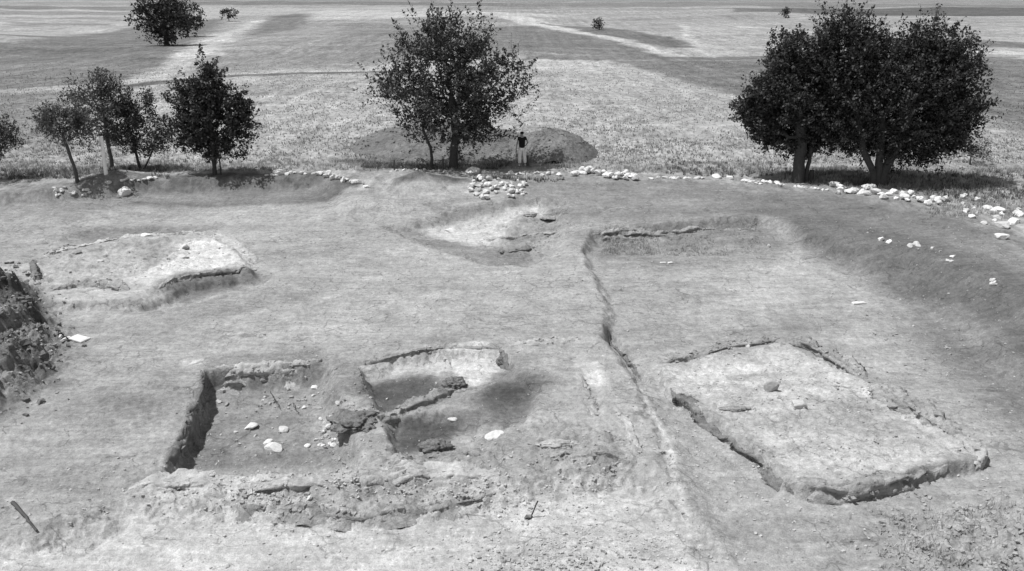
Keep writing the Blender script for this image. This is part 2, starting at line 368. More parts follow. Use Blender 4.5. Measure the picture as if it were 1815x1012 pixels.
def earth(name, base=None, attr=None, contrast=1.0, bump=0.5, strata=False, obj=False):
    m, nt, b = newmat(name, 0.95)
    if obj:
        vec = N(nt, 'ShaderNodeTexCoord').outputs['Object']
    else:
        vec = N(nt, 'ShaderNodeNewGeometry').outputs['Position']
    n0 = noise(nt, stretch(nt, vec, (0.5, 1.0, 1)), 0.55, 7, 0.68)
    n1 = noise(nt, vec, 1.9, 7, 0.72)
    n2 = noise(nt, vec, 8.0, 6, 0.78)
    n3 = noise(nt, vec, 34.0, 3, 0.8)
    v = math_(nt, 'MULTIPLY_ADD', n0, 1.0*contrast, 1-0.5*contrast)
    v = math_(nt, 'MULTIPLY', v, math_(nt, 'MULTIPLY_ADD', n1, 0.95*contrast, 1-0.475*contrast))
    v2 = math_(nt, 'MULTIPLY_ADD', n2, 1.25*contrast, 1-0.625*contrast)
    v3 = math_(nt, 'MULTIPLY_ADD', n3, 0.9*contrast, 1-0.45*contrast)
    v = math_(nt, 'MULTIPLY', v, v2); v = math_(nt, 'MULTIPLY', v, v3)
    # scuffs and trowel marks
    sc = noise(nt, stretch(nt, vec, (1.2, 7.0, 2)), 1.3, 6, 0.75)
    v = math_(nt, 'MULTIPLY', v, math_(nt, 'MULTIPLY_ADD', sc, 0.45*contrast, 1-0.225*contrast))
    mp = N(nt, 'ShaderNodeMapping'); mp.inputs['Rotation'].default_value = (0, 0, 0.9); mp.inputs['Scale'].default_value = (0.5, 6.0, 1); nt.links.new(vec, mp.inputs['Vector'])
    sc2 = noise(nt, mp.outputs[0], 1.0, 6, 0.75)
    v = math_(nt, 'MULTIPLY', v, math_(nt, 'MULTIPLY_ADD', sc2, 0.6*contrast, 1-0.3*contrast))
    # drying cracks, in patches
    wv = N(nt, 'ShaderNodeTexNoise'); wv.inputs['Scale'].default_value = 2.2; wv.inputs['Detail'].default_value = 5
    nt.links.new(vec, wv.inputs['Vector'])
    ad = N(nt, 'ShaderNodeVectorMath', operation='MULTIPLY_ADD'); ad.inputs[1].default_value = (0.55, 0.55, 0.3)
    nt.links.new(wv.outputs['Color'], ad.inputs[0]); nt.links.new(vec, ad.inputs[2])
    ve = N(nt, 'ShaderNodeTexVoronoi', feature='DISTANCE_TO_EDGE'); ve.inputs['Scale'].default_value = 1.5
    nt.links.new(stretch(nt, ad.outputs[0], (0.8, 1.3, 1)), ve.inputs['Vector'])
    cr = math_(nt, 'MULTIPLY', math_(nt, 'LESS_THAN', ve.outputs['Distance'], 0.022), math_(nt, 'GREATER_THAN', noise(nt, vec, 0.8, 4, 0.6), 0.53))
    v = math_(nt, 'MULTIPLY', v, math_(nt, 'MULTIPLY_ADD', cr, -0.30, 1.0))
    # small dark crumbs and pale chips
    vo = N(nt, 'ShaderNodeTexVoronoi'); vo.inputs['Scale'].default_value = 9.0
    nt.links.new(vec, vo.inputs['Vector'])
    rnd = N(nt, 'ShaderNodeSeparateColor'); nt.links.new(vo.outputs['Color'], rnd.inputs[0])
    spot = math_(nt, 'LESS_THAN', vo.outputs['Distance'], 0.22)
    dk = math_(nt, 'MULTIPLY', spot, math_(nt, 'GREATER_THAN', rnd.outputs[0], 0.86))
    lt = math_(nt, 'MULTIPLY', spot, math_(nt, 'GREATER_THAN', rnd.outputs[1], 0.88))
    v = math_(nt, 'MULTIPLY', v, math_(nt, 'MULTIPLY_ADD', dk, -0.30, 1.0))
    v = math_(nt, 'MULTIPLY', v, math_(nt, 'MULTIPLY_ADD', lt, 0.28, 1.0))
    if strata:
        st = noise(nt, stretch(nt, vec, (1.2, 1.2, 14)), 1.5, 5, 0.65)
        v = math_(nt, 'MULTIPLY', v, math_(nt, 'MULTIPLY_ADD', st, 1.0, 0.5))
    if attr:
        at_ = N(nt, 'ShaderNodeAttribute', attribute_name=attr)
        v = math_(nt, 'MULTIPLY', v, at_.outputs['Fac'])
    else:
        v = math_(nt, 'MULTIPLY', v, base)
    grey(nt, v, b)
    hsum = math_(nt, 'MULTIPLY_ADD', n2, 0.08, math_(nt, 'MULTIPLY', n3, 0.03))
    hsum = math_(nt, 'MULTIPLY_ADD', noise(nt, vec, 3.5, 5, 0.6), 0.05, hsum)
    bp = N(nt, 'ShaderNodeBump'); bp.inputs['Strength'].default_value = bump; bp.inputs['Distance'].default_value = 1.0
    nt.links.new(hsum, bp.inputs['Height']); nt.links.new(bp.outputs[0], b.inputs['Normal'])
    return m

def ground_material():
    """soil inside the dig, stubble outside, chosen by the 'field' attribute"""
    m = earth('soil_and_stubble', attr='tone', contrast=1.25, bump=0.7)
    nt = m.node_tree; b = nt.nodes['Principled BSDF']
    col = b.inputs['Base Color'].links[0].from_socket
    at_ = N(nt, 'ShaderNodeAttribute', attribute_name='field').outputs['Fac']
    tn = N(nt, 'ShaderNodeAttribute', attribute_name='tone').outputs['Fac']
    vec = N(nt, 'ShaderNodeNewGeometry').outputs['Position']
    a = noise(nt, stretch(nt, vec, (1.0, 0.5, 1)), 2.0, 8, 0.85)
    a2 = noise(nt, stretch(nt, vec, (1.0, 0.45, 1)), 0.5, 7, 0.8)
    rows = noise(nt, stretch(nt, vec, (0.08, 0.30, 1)), 0.6, 7, 0.75)
    big = noise(nt, stretch(nt, vec, (0.6, 1, 1)), 0.06, 6, 0.65)
    v = math_(nt, 'MAXIMUM', math_(nt, 'MULTIPLY_ADD', a, 3.4, -0.7), 0.25)
    v = math_(nt, 'MULTIPLY', v, math_(nt, 'MAXIMUM', math_(nt, 'MULTIPLY_ADD', a2, 2.0, 0.0), 0.3))
    v = math_(nt, 'MULTIPLY', v, math_(nt, 'MULTIPLY_ADD', rows, 0.9, 0.55))
    v = math_(nt, 'MULTIPLY', v, math_(nt, 'MULTIPLY_ADD', big, 1.1, 0.45))
    pl = noise(nt, stretch(nt, vec, (0.55, 0.008, 1)), 1.0, 4, 0.7)
    v = math_(nt, 'MULTIPLY', v, math_(nt, 'MULTIPLY_ADD', pl, 0.9, 0.55))
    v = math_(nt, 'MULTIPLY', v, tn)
    c = N(nt, 'ShaderNodeCombineColor')
    for i in range(3): nt.links.new(v, c.inputs[i])
    mx = N(nt, 'ShaderNodeMix', data_type='RGBA')
    nt.links.new(at_, mx.inputs['Factor']); nt.links.new(col, mx.inputs[6]); nt.links.new(c.outputs[0], mx.inputs[7])
    nt.links.new(mx.outputs[2], b.inputs['Base Color'])
    return m

def simple(name, base, var=0.3, scale=20, bump=0.2, rough=0.85, rnd=0.0, spec=0.15):
    m, nt, b = newmat(name, rough); b.inputs['Specular IOR Level'].default_value = spec
    vec = N(nt, 'ShaderNodeTexCoord').outputs['Object']
    n = noise(nt, vec, scale, 5, 0.65)
    v = math_(nt, 'MULTIPLY_ADD', n, var*2*base, base*(1-var))
    if rnd:
        oi = N(nt, 'ShaderNodeObjectInfo')
        v = math_(nt, 'MULTIPLY', v, math_(nt, 'MULTIPLY_ADD', oi.outputs['Random'], rnd, 1-rnd*0.6))
    grey(nt, v, b)
    if bump:
        bp = N(nt, 'ShaderNodeBump'); bp.inputs['Strength'].default_value = bump; bp.inputs['Distance'].default_value = 0.05
        nt.links.new(n, bp.inputs['Height']); nt.links.new(bp.outputs[0], b.inputs['Normal'])
    return m
def leafmat(name, base, var=0.8, trans=0.25):
    m, nt, b = newmat(name, 0.6); b.inputs['Specular IOR Level'].default_value = 0.25
    g = N(nt, 'ShaderNodeNewGeometry')
    v = math_(nt, 'MULTIPLY_ADD', g.outputs['Random Per Island'], var*base, base*(1-var*0.5))
    tc = N(nt, 'ShaderNodeTexCoord').outputs['Object']
    v = math_(nt, 'MULTIPLY', v, math_(nt, 'MULTIPLY_ADD', noise(nt, tc, 1.6, 3, 0.6), 2.4, -0.2))
    grey(nt, v, b)
    tr = N(nt, 'ShaderNodeBsdfTranslucent')
    c = b.inputs['Base Color'].links[0].from_socket; nt.links.new(c, tr.inputs['Color'])
    ms = N(nt, 'ShaderNodeMixShader'); ms.inputs[0].default_value = trans
    out = nt.nodes['Material Output']
    nt.links.new(b.outputs[0], ms.inputs[1]); nt.links.new(tr.outputs[0], ms.inputs[2]); nt.links.new(ms.outputs[0], out.inputs[0])
    return m

M = {}
M['ground'] = ground_material()
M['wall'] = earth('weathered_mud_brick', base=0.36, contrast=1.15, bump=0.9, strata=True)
M['walld'] = earth('weathered_shaded_mud_brick', base=0.22, contrast=1.2, bump=0.9, strata=True)  # darker copy of the mud brick, with wall-face shade in its colour
M['plaster'] = earth('pale_crumbling_mud_brick', base=0.46, contrast=0.9, bump=0.8, strata=True)
M['burnt'] = earth('burnt_clay', base=0.22, contrast=1.4, bump=1.0)
M['mound'] = earth('dug_earth', base=0.185, contrast=1.2, bump=0.9)
M['clod'] = earth('earth_clods', base=0.33, contrast=1.0, bump=0.5)
M['stone'] = simple('pale_limestone', 0.64, 0.38, 5, 0.6, rnd=0.4)
M['stoneg'] = simple('grey_fieldstone', 0.33, 0.3, 7, 0.5, rnd=0.3)
M['pebble'] = simple('gravel', 0.42, 0.3, 12, 0.2)
M['bark'] = simple('bark', 0.06, 0.5, 14, 0.5)
M['barkp'] = simple('grey_bark', 0.10, 0.5, 14, 0.5)
M['leaf'] = leafmat('leaves', 0.068, 1.3)
M['leafd'] = leafmat('dark_leaves', 0.052, 1.6, 0.15)
M['leafl'] = leafmat('greyish_leaves', 0.11, 1.1)
M['grass'] = leafmat('dry_grass_blades', 0.34, 0.9, 0.3)
M['weed'] = leafmat('dark_weeds', 0.12, 0.9, 0.2)
M['stub'] = leafmat('stubble_stalks', 0.24, 1.0, 0.3)
M['wood'] = simple('weathered_wood', 0.09, 0.4, 30, 0.3)
M['paint'] = simple('white_paint', 0.9, 0.08, 12, 0.1)
M['cloth'] = simple('white_sacking', 0.66, 0.1, 25, 0.3)
M['skin'] = simple('skin', 0.30, 0.05, 10, 0)
M['shirt'] = simple('dark_cotton', 0.018, 0.3, 30, 0.3)
M['trouser'] = simple('pale_cotton', 0.93, 0.08, 20, 0.3)
M['hair'] = simple('dark_hair', 0.015, 0.3, 60, 0.3)
M['metal'] = simple('dull_metal', 0.10, 0.3, 30, 0.2, 0.5, spec=0.5)

# ------------------------------------------------------------------ ground sheet
def build_ground():
    ys = list(np.geomspace(-80, -4, 12)[:-1]) if False else list(np.linspace(-80, 2, 14)[:-1])
    y = 2.0
    while y < 12.2: ys.append(y); y += 0.12
    while y < 46:
        ys.append(y); y += 0.036+max(0, y-19)*0.0034
    while y < 3000: ys.append(y); y *= 1.0085
    ys = np.array(ys)
    ui = np.linspace(-1, 1, 1050)
    uo = 1+np.geomspace(0.004, 6, 20)
    u = np.concatenate([-uo[::-1], ui, uo])
    wy = 0.78*np.clip(ys, 0, None)+4.5
    X = u[None, :]*wy[:, None]; Y = np.repeat(ys[:, None], len(u), 1)
    x = X.ravel(); y = Y.ravel()
    z = H(x, y)
    nr, nc = X.shape
    idx = np.arange(nr*nc).reshape(nr, nc)
    Fc = np.stack([idx[:-1, :-1], idx[:-1, 1:], idx[1:, 1:], idx[1:, :-1]], -1).reshape(-1, 4)
    me = mesh_np('ground', np.stack([x, y, z], 1), Fc, M['ground'])
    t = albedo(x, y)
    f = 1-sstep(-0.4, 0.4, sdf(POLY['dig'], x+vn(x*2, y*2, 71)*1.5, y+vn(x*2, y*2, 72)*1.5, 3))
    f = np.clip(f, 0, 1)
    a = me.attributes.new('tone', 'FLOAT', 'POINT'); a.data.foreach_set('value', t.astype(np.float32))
    a = me.attributes.new('field', 'FLOAT', 'POINT'); a.data.foreach_set('value', f.astype(np.float32))
    o = link('ground', me); tag(o, 'excavated soil and stubble fields running to the horizon', 'ground', kind='structure')
build_ground()
print('ground done')

# ------------------------------------------------------------------ mud-brick walls and cut faces
def chunks(C, S, g, flat=0.6):
    K = len(C)
    base = np.array([(-1,-1,-1),(1,-1,-1),(1,1,-1),(-1,1,-1),(-1,-1,1),(1,-1,1),(1,1,1),(-1,1,1)], float)*0.5
    V = base[None]*np.stack([S, S*g.uniform(.5, .9, K), S*flat*g.uniform(.5, 1.1, K)], 1)[:, None, :]
    V = V*g.uniform(0.65, 1.15, (K, 8, 1))+g.normal(size=(K, 8, 3))*S[:, None, None]*0.06
    def rot(V, i, j, a):
        c, s_ = np.cos(a)[:, None], np.sin(a)[:, None]
        x = V[:, :, i]*c-V[:, :, j]*s_; y = V[:, :, i]*s_+V[:, :, j]*c
        V[:, :, i] = x; V[:, :, j] = y
    rot(V, 0, 2, g.normal(size=K)*0.22); rot(V, 1, 2, g.normal(size=K)*0.22); rot(V, 0, 1, g.uniform(0, 6.28, K))
    q = np.array([(0,3,2,1),(4,5,6,7),(0,1,5,4),(1,2,6,5),(2,3,7,6),(3,0,4,7)])
    return (V+C[:, None, :]).reshape(-1, 3), (q[None]+np.arange(K)[:, None, None]*8).reshape(-1, 4)

def ridge(pts, wid, hgt, mat, label, name='mud_brick_wall', cat='wall', amp=0.05, drop=0.25, taper=0.6, flare=0.12, seed=0, side=1.3, dens=26):
    """pts: (px,py) on the wall's top centre line, walked over the ground; hgt above ground"""
    q = [at(*p) for p in pts]
    base = q[0].copy()
    # resample
    out = []; S = [0]
    for a, b in zip(q[:-1], q[1:]): S.append(S[-1]+(b-a).xy.length)
    L = S[-1]; n = max(8, int(L/0.045)); 
    s = np.linspace(0, L, n)
    X = np.interp(s, S, [v.x for v in q]); Y = np.interp(s, S, [v.y for v in q])
    # smooth corners + wobble
    for _ in range(6):
        X[1:-1] = (X[:-2]+X[1:-1]*2+X[2:])/4; Y[1:-1] = (Y[:-2]+Y[1:-1]*2+Y[2:])/4
    X = X+0.10*vn(s*1.1, s*0+seed, 3+seed); Y = Y+0.10*vn(s*1.1, s*0+seed, 5+seed)
    tx = np.gradient(X); ty = np.gradient(Y); l = np.hypot(tx, ty); nx, ny = -ty/l, tx/l
    top = hgt+gz if False else None
    Zg = H(X, Y)
    for _ in range(10): Zg[1:-1] = (Zg[:-2]+Zg[1:-1]*2+Zg[2:])/4
    hs = hgt*(0.85+0.5*fbm(s, s*0+seed, 0.9, 4, 12+seed))
    tp = np.minimum(1, np.minimum(s, L-s)/taper); tp = np.sin(tp*np.pi/2)
    k = max(10, int((2*(hgt+drop)+wid)/0.04)); prof = []
    tot = 2*(hgt+drop)+wid
    for i in range(k+1):
        d = tot*i/k
        if d < hgt+drop: prof.append((-1, d/(hgt+drop), 0))
        elif d < hgt+drop+wid: prof.append((0, 1, (d-hgt-drop)/wid*2-1))
        else: prof.append((1, (tot-d)/(hgt+drop), 0))
    V = np.zeros((n, k+1, 3))
    for i, (sd, zf, c) in enumerate(prof):
        d = tot*i/k
        if sd == 0: off = wid/2*c; zz = hs*tp; zrel = hs
        else:
            off = sd*(wid/2+flare*(1-zf)**1.5); zz = -drop+(hs+drop)*zf; zz = -drop+(zz+drop)*tp
            zrel = zz
        st = vn(s*1.3+seed*3+0.4*vn(s*3, s*0+seed, 9), s*0+zf*(hgt+drop)*13+0.5*vn(s*1.1, s*0, 77), 31+seed)      # horizontal courses
        f = fbm(s, s*0+d*1.5, 2.6, 6, 40+seed, 0.72)
        if sd:
            o2 = off+sd*(amp*(2.3*st+1.2*f))*(0.4+0.6*min(1, zf*1.5+0.2)); dz = amp*0.7*f
        else:
            o2 = off*(0.9+0.5*f); dz = amp*1.3*f
        V[:, i, 0] = X+nx*o2*(0.4+0.6*tp); V[:, i, 1] = Y+ny*o2*(0.4+0.6*tp); V[:, i, 2] = Zg+zz+dz*tp
    V = V.reshape(-1, 3)-np.array(base)
    idx = np.arange(n*(k+1)).reshape(n, k+1)
    Fc = np.stack([idx[:-1, :-1], idx[1:, :-1], idx[1:, 1:], idx[:-1, 1:]], -1).reshape(-1, 4)
    g = np.random.default_rng(seed+900); K = int(L*dens)
    if K:
        ii = g.integers(2, n-2, K); jj = g.integers(1, k, K)
        C = V[ii*(k+1)+jj]; S = 0.04+0.11*g.random(K)**2.5; C = C.copy(); C[:, 2] -= S*0.12
        VC, FC = chunks(C, S, g, 0.55)
        Fc = np.concatenate([Fc, FC+len(V)]); V = np.concatenate([V, VC])
    me = mesh_np(name, V, Fc, mat)
    sm = np.zeros(len(me.polygons), bool); sm[:len(me.polygons)-K*6] = True
    me.polygons.foreach_set('use_smooth', sm)
    o = link(name, me, loc=base); tag(o, label, cat); return o

G = 'mud-brick wall stubs of the excavated houses'
ridge([(368,652),(430,648),(500,642),(574,640)], 0.12, 0.03, M['plaster'], 'layered cracked mud-brick wall along the back of the stony sunken room', amp=0.085, drop=0.60, seed=1, flare=0.42, dens=55)
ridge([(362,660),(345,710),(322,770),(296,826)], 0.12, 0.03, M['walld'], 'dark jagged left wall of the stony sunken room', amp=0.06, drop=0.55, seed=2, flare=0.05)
ridge([(225,866),(330,856),(480,853),(640,843),(760,834),(885,838)], 0.55, 0.07, M['plaster'], 'long low front wall of crumbling mud brick with cracked face', amp=0.065, drop=0.32, seed=3, flare=0.10, taper=1.1, dens=26)
ridge([(400,888),(480,892),(600,902),(700,900),(800,886),(885,866)], 0.22, 0.02, M['wall'], 'lower eroded ledge in front of the long front wall', amp=0.07, drop=0.22, seed=33, flare=0.28, taper=0.5, dens=30)
ridge([(636,648),(690,636),(740,622),(785,616),(840,616),(884,617)], 0.14, 0.05, M['wall'], 'thin jagged wall behind the two pale floors', amp=0.045, drop=0.3, seed=4)
ridge([(884,618),(895,634),(906,650)], 0.16, 0.09, M['walld'], 'short dark broken wall end right of the brightest floor', amp=0.06, drop=0.3, seed=5)
ridge([(634,650),(640,672),(648,690)], 0.06, 0.02, M['walld'], 'thin dark wall edge left of the middle pale floor', amp=0.03, drop=0.25, seed=6)
ridge([(776,622),(790,640),(800,655)], 0.12, 0.10, M['plaster'], 'narrow light partition between the two pale floors', amp=0.035, drop=0.2, seed=7)
ridge([(655,745),(710,728),(760,706),(805,690)], 0.28, 0.14, M['wall'], 'low broken partition wall in front of the dark burnt floor', amp=0.06, drop=0.2, seed=8)
ridge([(690,830),(760,812),(830,800),(870,806)], 0.22, 0.08, M['wall'], 'eroded wall edge in front of the dark hollow', amp=0.06, drop=0.2, seed=9)
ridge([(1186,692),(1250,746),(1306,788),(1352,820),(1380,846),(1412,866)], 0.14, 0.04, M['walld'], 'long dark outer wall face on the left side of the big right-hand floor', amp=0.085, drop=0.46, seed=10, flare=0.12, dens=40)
ridge([(1400,862),(1480,864),(1560,850),(1640,828),(1680,818)], 0.24, 0.05, M['wall'], 'crumbling front wall of the big right-hand floor with dark gaps', amp=0.07, drop=0.46, seed=11, flare=0.16)
ridge([(1165,645),(1230,630),(1300,612),(1385,598)], 0.30, 0.09, M['wall'], 'low stony back wall of the big right-hand floor', amp=0.05, drop=0.2, seed=12, dens=45)
ridge([(1398,598),(1440,618),(1500,652),(1530,672)], 0.50, 0.19, M['wall'], 'textured right wall of the big right-hand floor, farther stretch', amp=0.11, drop=0.25, seed=13, dens=45)
ridge([(1540,682),(1600,715),(1655,748),(1700,776)], 0.55, 0.15, M['wall'], 'slumped right wall of the big right-hand floor, nearer stretch', amp=0.12, drop=0.40, seed=14, dens=45)
ridge([(1690,768),(1722,784),(1734,806),(1722,820)], 0.34, 0.08, M['plaster'], 'curled pale wall corner at the right end of the big floor', amp=0.06, drop=0.4, seed=15, dens=40)
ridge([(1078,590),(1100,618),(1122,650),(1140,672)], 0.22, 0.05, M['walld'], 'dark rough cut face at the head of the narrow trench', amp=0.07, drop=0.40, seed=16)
ridge([(85,515),(130,505),(180,505),(225,515)], 0.55, 0.12, M['wall'], 'gravelly front wall of the farther left house', amp=0.10, drop=0.40, seed=17, flare=0.22, dens=40)
ridge([(63,460),(60,478),(64,498)], 0.14, 0.12, M['walld'], 'dark broken wall end at the left of the farther left house', amp=0.07, drop=0.3, seed=51, dens=30)
ridge([(88,452),(110,443),(140,436)], 0.16, 0.07, M['walld'], 'jagged dark rim at the rear left of the farther left house', amp=0.08, drop=0.2, seed=52, dens=40)
ridge([(72,458),(150,436),(250,418),(330,414),(400,420)], 0.34, 0.03, M['plaster'], 'thin cracked back wall of the farther left house', amp=0.08, drop=0.2, seed=18, dens=45)
ridge([(280,512),(312,494),(360,487),(420,481),(455,477)], 0.22, 0.08, M['wall'], 'dark front face with pale lip at the right of the farther left house', amp=0.07, drop=0.42, seed=19, flare=0.05)
ridge([(400,420),(425,440),(450,470)], 0.5, 0.05, M['plaster'], 'broad white worn wall top at the right end of the farther left house', amp=0.04, drop=0.2, seed=20)
ridge([(1050,410),(1130,409),(1240,407),(1345,406)], 0.10, 0.01, M['wall'], 'rough earth section face behind the right-hand excavation', name='cut_face', cat='earth face', amp=0.10, drop=0.36, seed=21, flare=0.35, dens=40)
ridge([(950,808),(1000,798),(1060,806),(1120,815)], 0.55, 0.12, M['wall'], 'worn isolated wall stub between the sunken rooms and the trench', amp=0.08, drop=0.2, seed=22, flare=0.3)
ridge([(900,612),(960,606),(1035,602)], 0.28, 0.05, M['plaster'], 'pale worn wall line right of the brightest floor', amp=0.06, drop=0.2, seed=41, dens=30)
ridge([(1028,662),(1042,700),(1058,740)], 0.16, 0.05, M['wall'], 'short dark eroded wall edge below the pale square patch', amp=0.07, drop=0.2, seed=42, dens=40)
ridge([(1085,720),(1110,750),(1135,800)], 0.20, 0.05, M['plaster'], 'low pale wall edge beside the narrow trench', amp=0.05, drop=0.2, seed=43, dens=20)
ridge([(860,425),(900,420),(960,412),(998,410)], 0.18, 0.06, M['wall'], 'faint low wall remnant crossing the shallow rear pit', amp=0.05, drop=0.15, seed=23)
ridge([(880,448),(920,444),(950,438)], 0.25, 0.12, M['walld'], 'small dark broken lump of wall at the front of the shallow rear pit', amp=0.07, drop=0.15, seed=24)
print('walls done')

# ------------------------------------------------------------------ stones
def stone_mesh(seed, mat, angular=True, sub=3):
    import bmesh
    rr = random.Random(seed); bm = bmesh.new()
    bmesh.ops.create_icosphere(bm, subdivisions=sub, radius=0.5)
    planes = []
    for i in range(15 if angular else 7):
        n = Vector((rr.gauss(0, 1), rr.gauss(0, 1), rr.gauss(0, 1))).normalized()
        planes.append((n, rr.uniform(0.24, 0.42)))
    off = Vector((seed*3.1, seed*1.7, 0))
    for v in bm.verts:
        for n, d in planes:
            e = v.co.dot(n)-d
            if e > 0: v.co -= n*e*0.92
        v.co *= 1+0.16*mnoise.noise(v.co*2.3+off)+0.07*mnoise.noise(v.co*6+off)
    me = bpy.data.meshes.new('stone'); bm.to_mesh(me); bm.free()
    me.polygons.foreach_set('use_smooth', [False]*len(me.polygons) if angular else [True]*len(me.polygons))
    me.materials.append(mat); return me
SM = [stone_mesh(i, M['stone'], True, 3) for i in range(12)]
SG = [stone_mesh(20+i, M['stoneg'], i % 2 == 0, 3) for i in range(5)]
SB = [stone_mesh(40+i, M['stone'], False, 4) for i in range(4)]
NST = 0
def stone(px, py, wpx, label, group=None, ratio=0.6, meshes=None, rot=None, lift=0.0, deep=None, name='stone', cat='stone', sink=0.25):
    global NST; NST += 1
    p = at(px, py)
    a, b, c = ray(px, py); dist = p.y/b
    w = wpx*dist/F
    me = random.choice(meshes or SM)
    o = link(name, me)
    h = w*ratio
    o.scale = (w*1.15, w*(deep or random.uniform(0.7, 1.1)), h*1.2)
    o.rotation_euler = (random.uniform(-.25, .25), random.uniform(-.25, .25), random.uniform(0, 6.28) if rot is None else rot)
    if rot is not None: o.scale = (w*1.15, w*(deep or 0.7), h*1.2)
    o.location = (p.x, p.y, p.z+h*(0.42-sink)+lift)
    tag(o, label, cat, group); return o
def scatter(n, box, wr, label, group, shape=None, lift=0.0, **k):
    c = 0
    while c < n:
        x = random.uniform(box[0], box[2]); y = random.uniform(box[1], box[3])
        if shape and not shape(x, y): continue
        stone(x, y, random.uniform(*wr), label, group, lift=random.uniform(0, lift), **k); c += 1
def line(n, pts, jit, wr, label, group, lift=0.0, **k):
    for i in range(n):
        t = (i+random.uniform(.1, .9))/n*(len(pts)-1); j = min(int(t), len(pts)-2); f = t-j
        x = pts[j][0]*(1-f)+pts[j+1][0]*f; y = pts[j][1]*(1-f)+pts[j+1][1]*f
        stone(x+random.uniform(-2, 2), y+random.uniform(-jit, jit), random.uniform(*wr), label, group, lift=random.uniform(0, lift), **k)

scatter(16, (92, 330, 162, 350), (5, 11), 'small pale stone in the loose scatter at the far left of the dig edge', 'stones of the far left scatter')
stone(222, 343, 30, 'big white boulder alone beside the left stone scatter', ratio=0.5, meshes=SB)
stone(192, 325, 12, 'small grey stone just behind the lone white boulder', ratio=0.5)
line(9, [(216,320),(245,319),(282,316)], 1.2, (7, 14), 'flat pale stone in the thin row right of the white post', 'thin stone row right of the white post', ratio=0.35)
line(12, [(468,313),(500,309),(520,307),(560,309)], 2, (8, 14), 'white stone on top of the dark bank between the left trees and the centre', 'stones capping the dark bank')
stone(498, 309, 26, 'largest white stone capping the dark bank', ratio=0.45)
line(20, [(560,311),(590,315),(620,322),(655,334)], 3.5, (8, 14), 'white stone in the row running down the right end of the dark bank', 'stones at the right end of the dark bank', lift=.08)
line(11, [(690,304),(740,302),(810,304)], 1.5, (6, 10), 'small white stone in the row left of the big central tree foot', 'small stones by the central tree')
stone(838, 306, 24, 'big white boulder right of the central tree foot', ratio=0.6, meshes=SB)
line(18, [(855,308),(900,308),(940,309),(995,310)], 2, (7, 15), 'white stone in the row in front of the standing person', 'stones in front of the person', ratio=0.5)
def heap(x, y): return (x-882)**2/54**2+(y-334)**2/21**2 < 1 and y > 316+abs(x-885)*0.06
scatter(60, (828, 314, 938, 354), (7, 14), 'white block in the big stone heap right of the central tree', 'stones of the central heap', heap, lift=0.10)
line(30, [(1018,308),(1045,304),(1070,312),(1100,314),(1128,317)], 5, (9, 17), 'white stone in the long heap right of the standing person', 'stones of the long heap', lift=0.15)
stone(1030, 308, 24, 'large white slab at the left end of the long heap', ratio=0.5)
line(10, [(1150,316),(1250,317)], 1, (10, 15), 'flat white stone in the short row right of the long heap', 'short flat row', ratio=0.4)
stone(1270, 315, 17, 'rounded white stone, left of the pair midway to the right trees', ratio=0.55, meshes=SB)
stone(1293, 318, 17, 'rounded white stone, right of the pair midway to the right trees', ratio=0.5, meshes=SB)
line(14, [(1318,320),(1345,324),(1390,327)], 2, (9, 18), 'flat pale stone left of the left-hand dark tree', 'flat stones by the dark tree', ratio=0.4)
line(9, [(1405,331),(1470,337)], 1, (8, 12), 'pale stone between the feet of the two dark trees', 'stones between the dark trees', ratio=0.45)
line(42, [(1478,338),(1520,338),(1560,345),(1620,354),(1680,362)], 7, (9, 19), 'white stone in the long heap below the right-hand dark tree', 'stones below the right-hand dark tree', lift=0.12)
scatter(22, (1700, 345, 1812, 405), (9, 20), 'pale stone among the weeds at the far right edge', 'stones at the far right edge', lambda x, y: y > 340+(x-1700)*0.2)
stone(1750, 371, 20, 'white stone, left of the two boulders at the far right', meshes=SB, ratio=.6)
stone(1771, 374, 20, 'white stone, right of the two boulders at the far right', meshes=SB, ratio=.6)
stone(1776, 402, 30, 'big white block in front of the far right stones', ratio=.6)
stone(1774, 422, 26, 'white block nearest the camera at the far right', ratio=.6)
stone(1745, 397, 14, 'grey white stone left of the far right blocks')
stone(1797, 396, 30, 'white block at the picture edge on the far right')
stone(1561, 426, 16, 'white stone on the rim of the dark slope, leftmost', ratio=.7)
stone(1576, 431, 14, 'white stone on the rim of the dark slope, just right of the leftmost', ratio=.7)
scatter(4, (1612, 430, 1628, 442), (9, 14), 'white stone in the little cluster on the rim of the dark slope', 'cluster on the slope rim', ratio=.7)
stone(1652, 441, 9, 'small pale stone alone on the rim right of the cluster')
scatter(4, (1674, 452, 1692, 466), (7, 10), 'small white stone in the string on the slope above the right edge', 'string on the slope')
scatter(5, (1745, 492, 1778, 505), (8, 13), 'white stone in the farthest right group on the dark slope', 'right group on the slope')
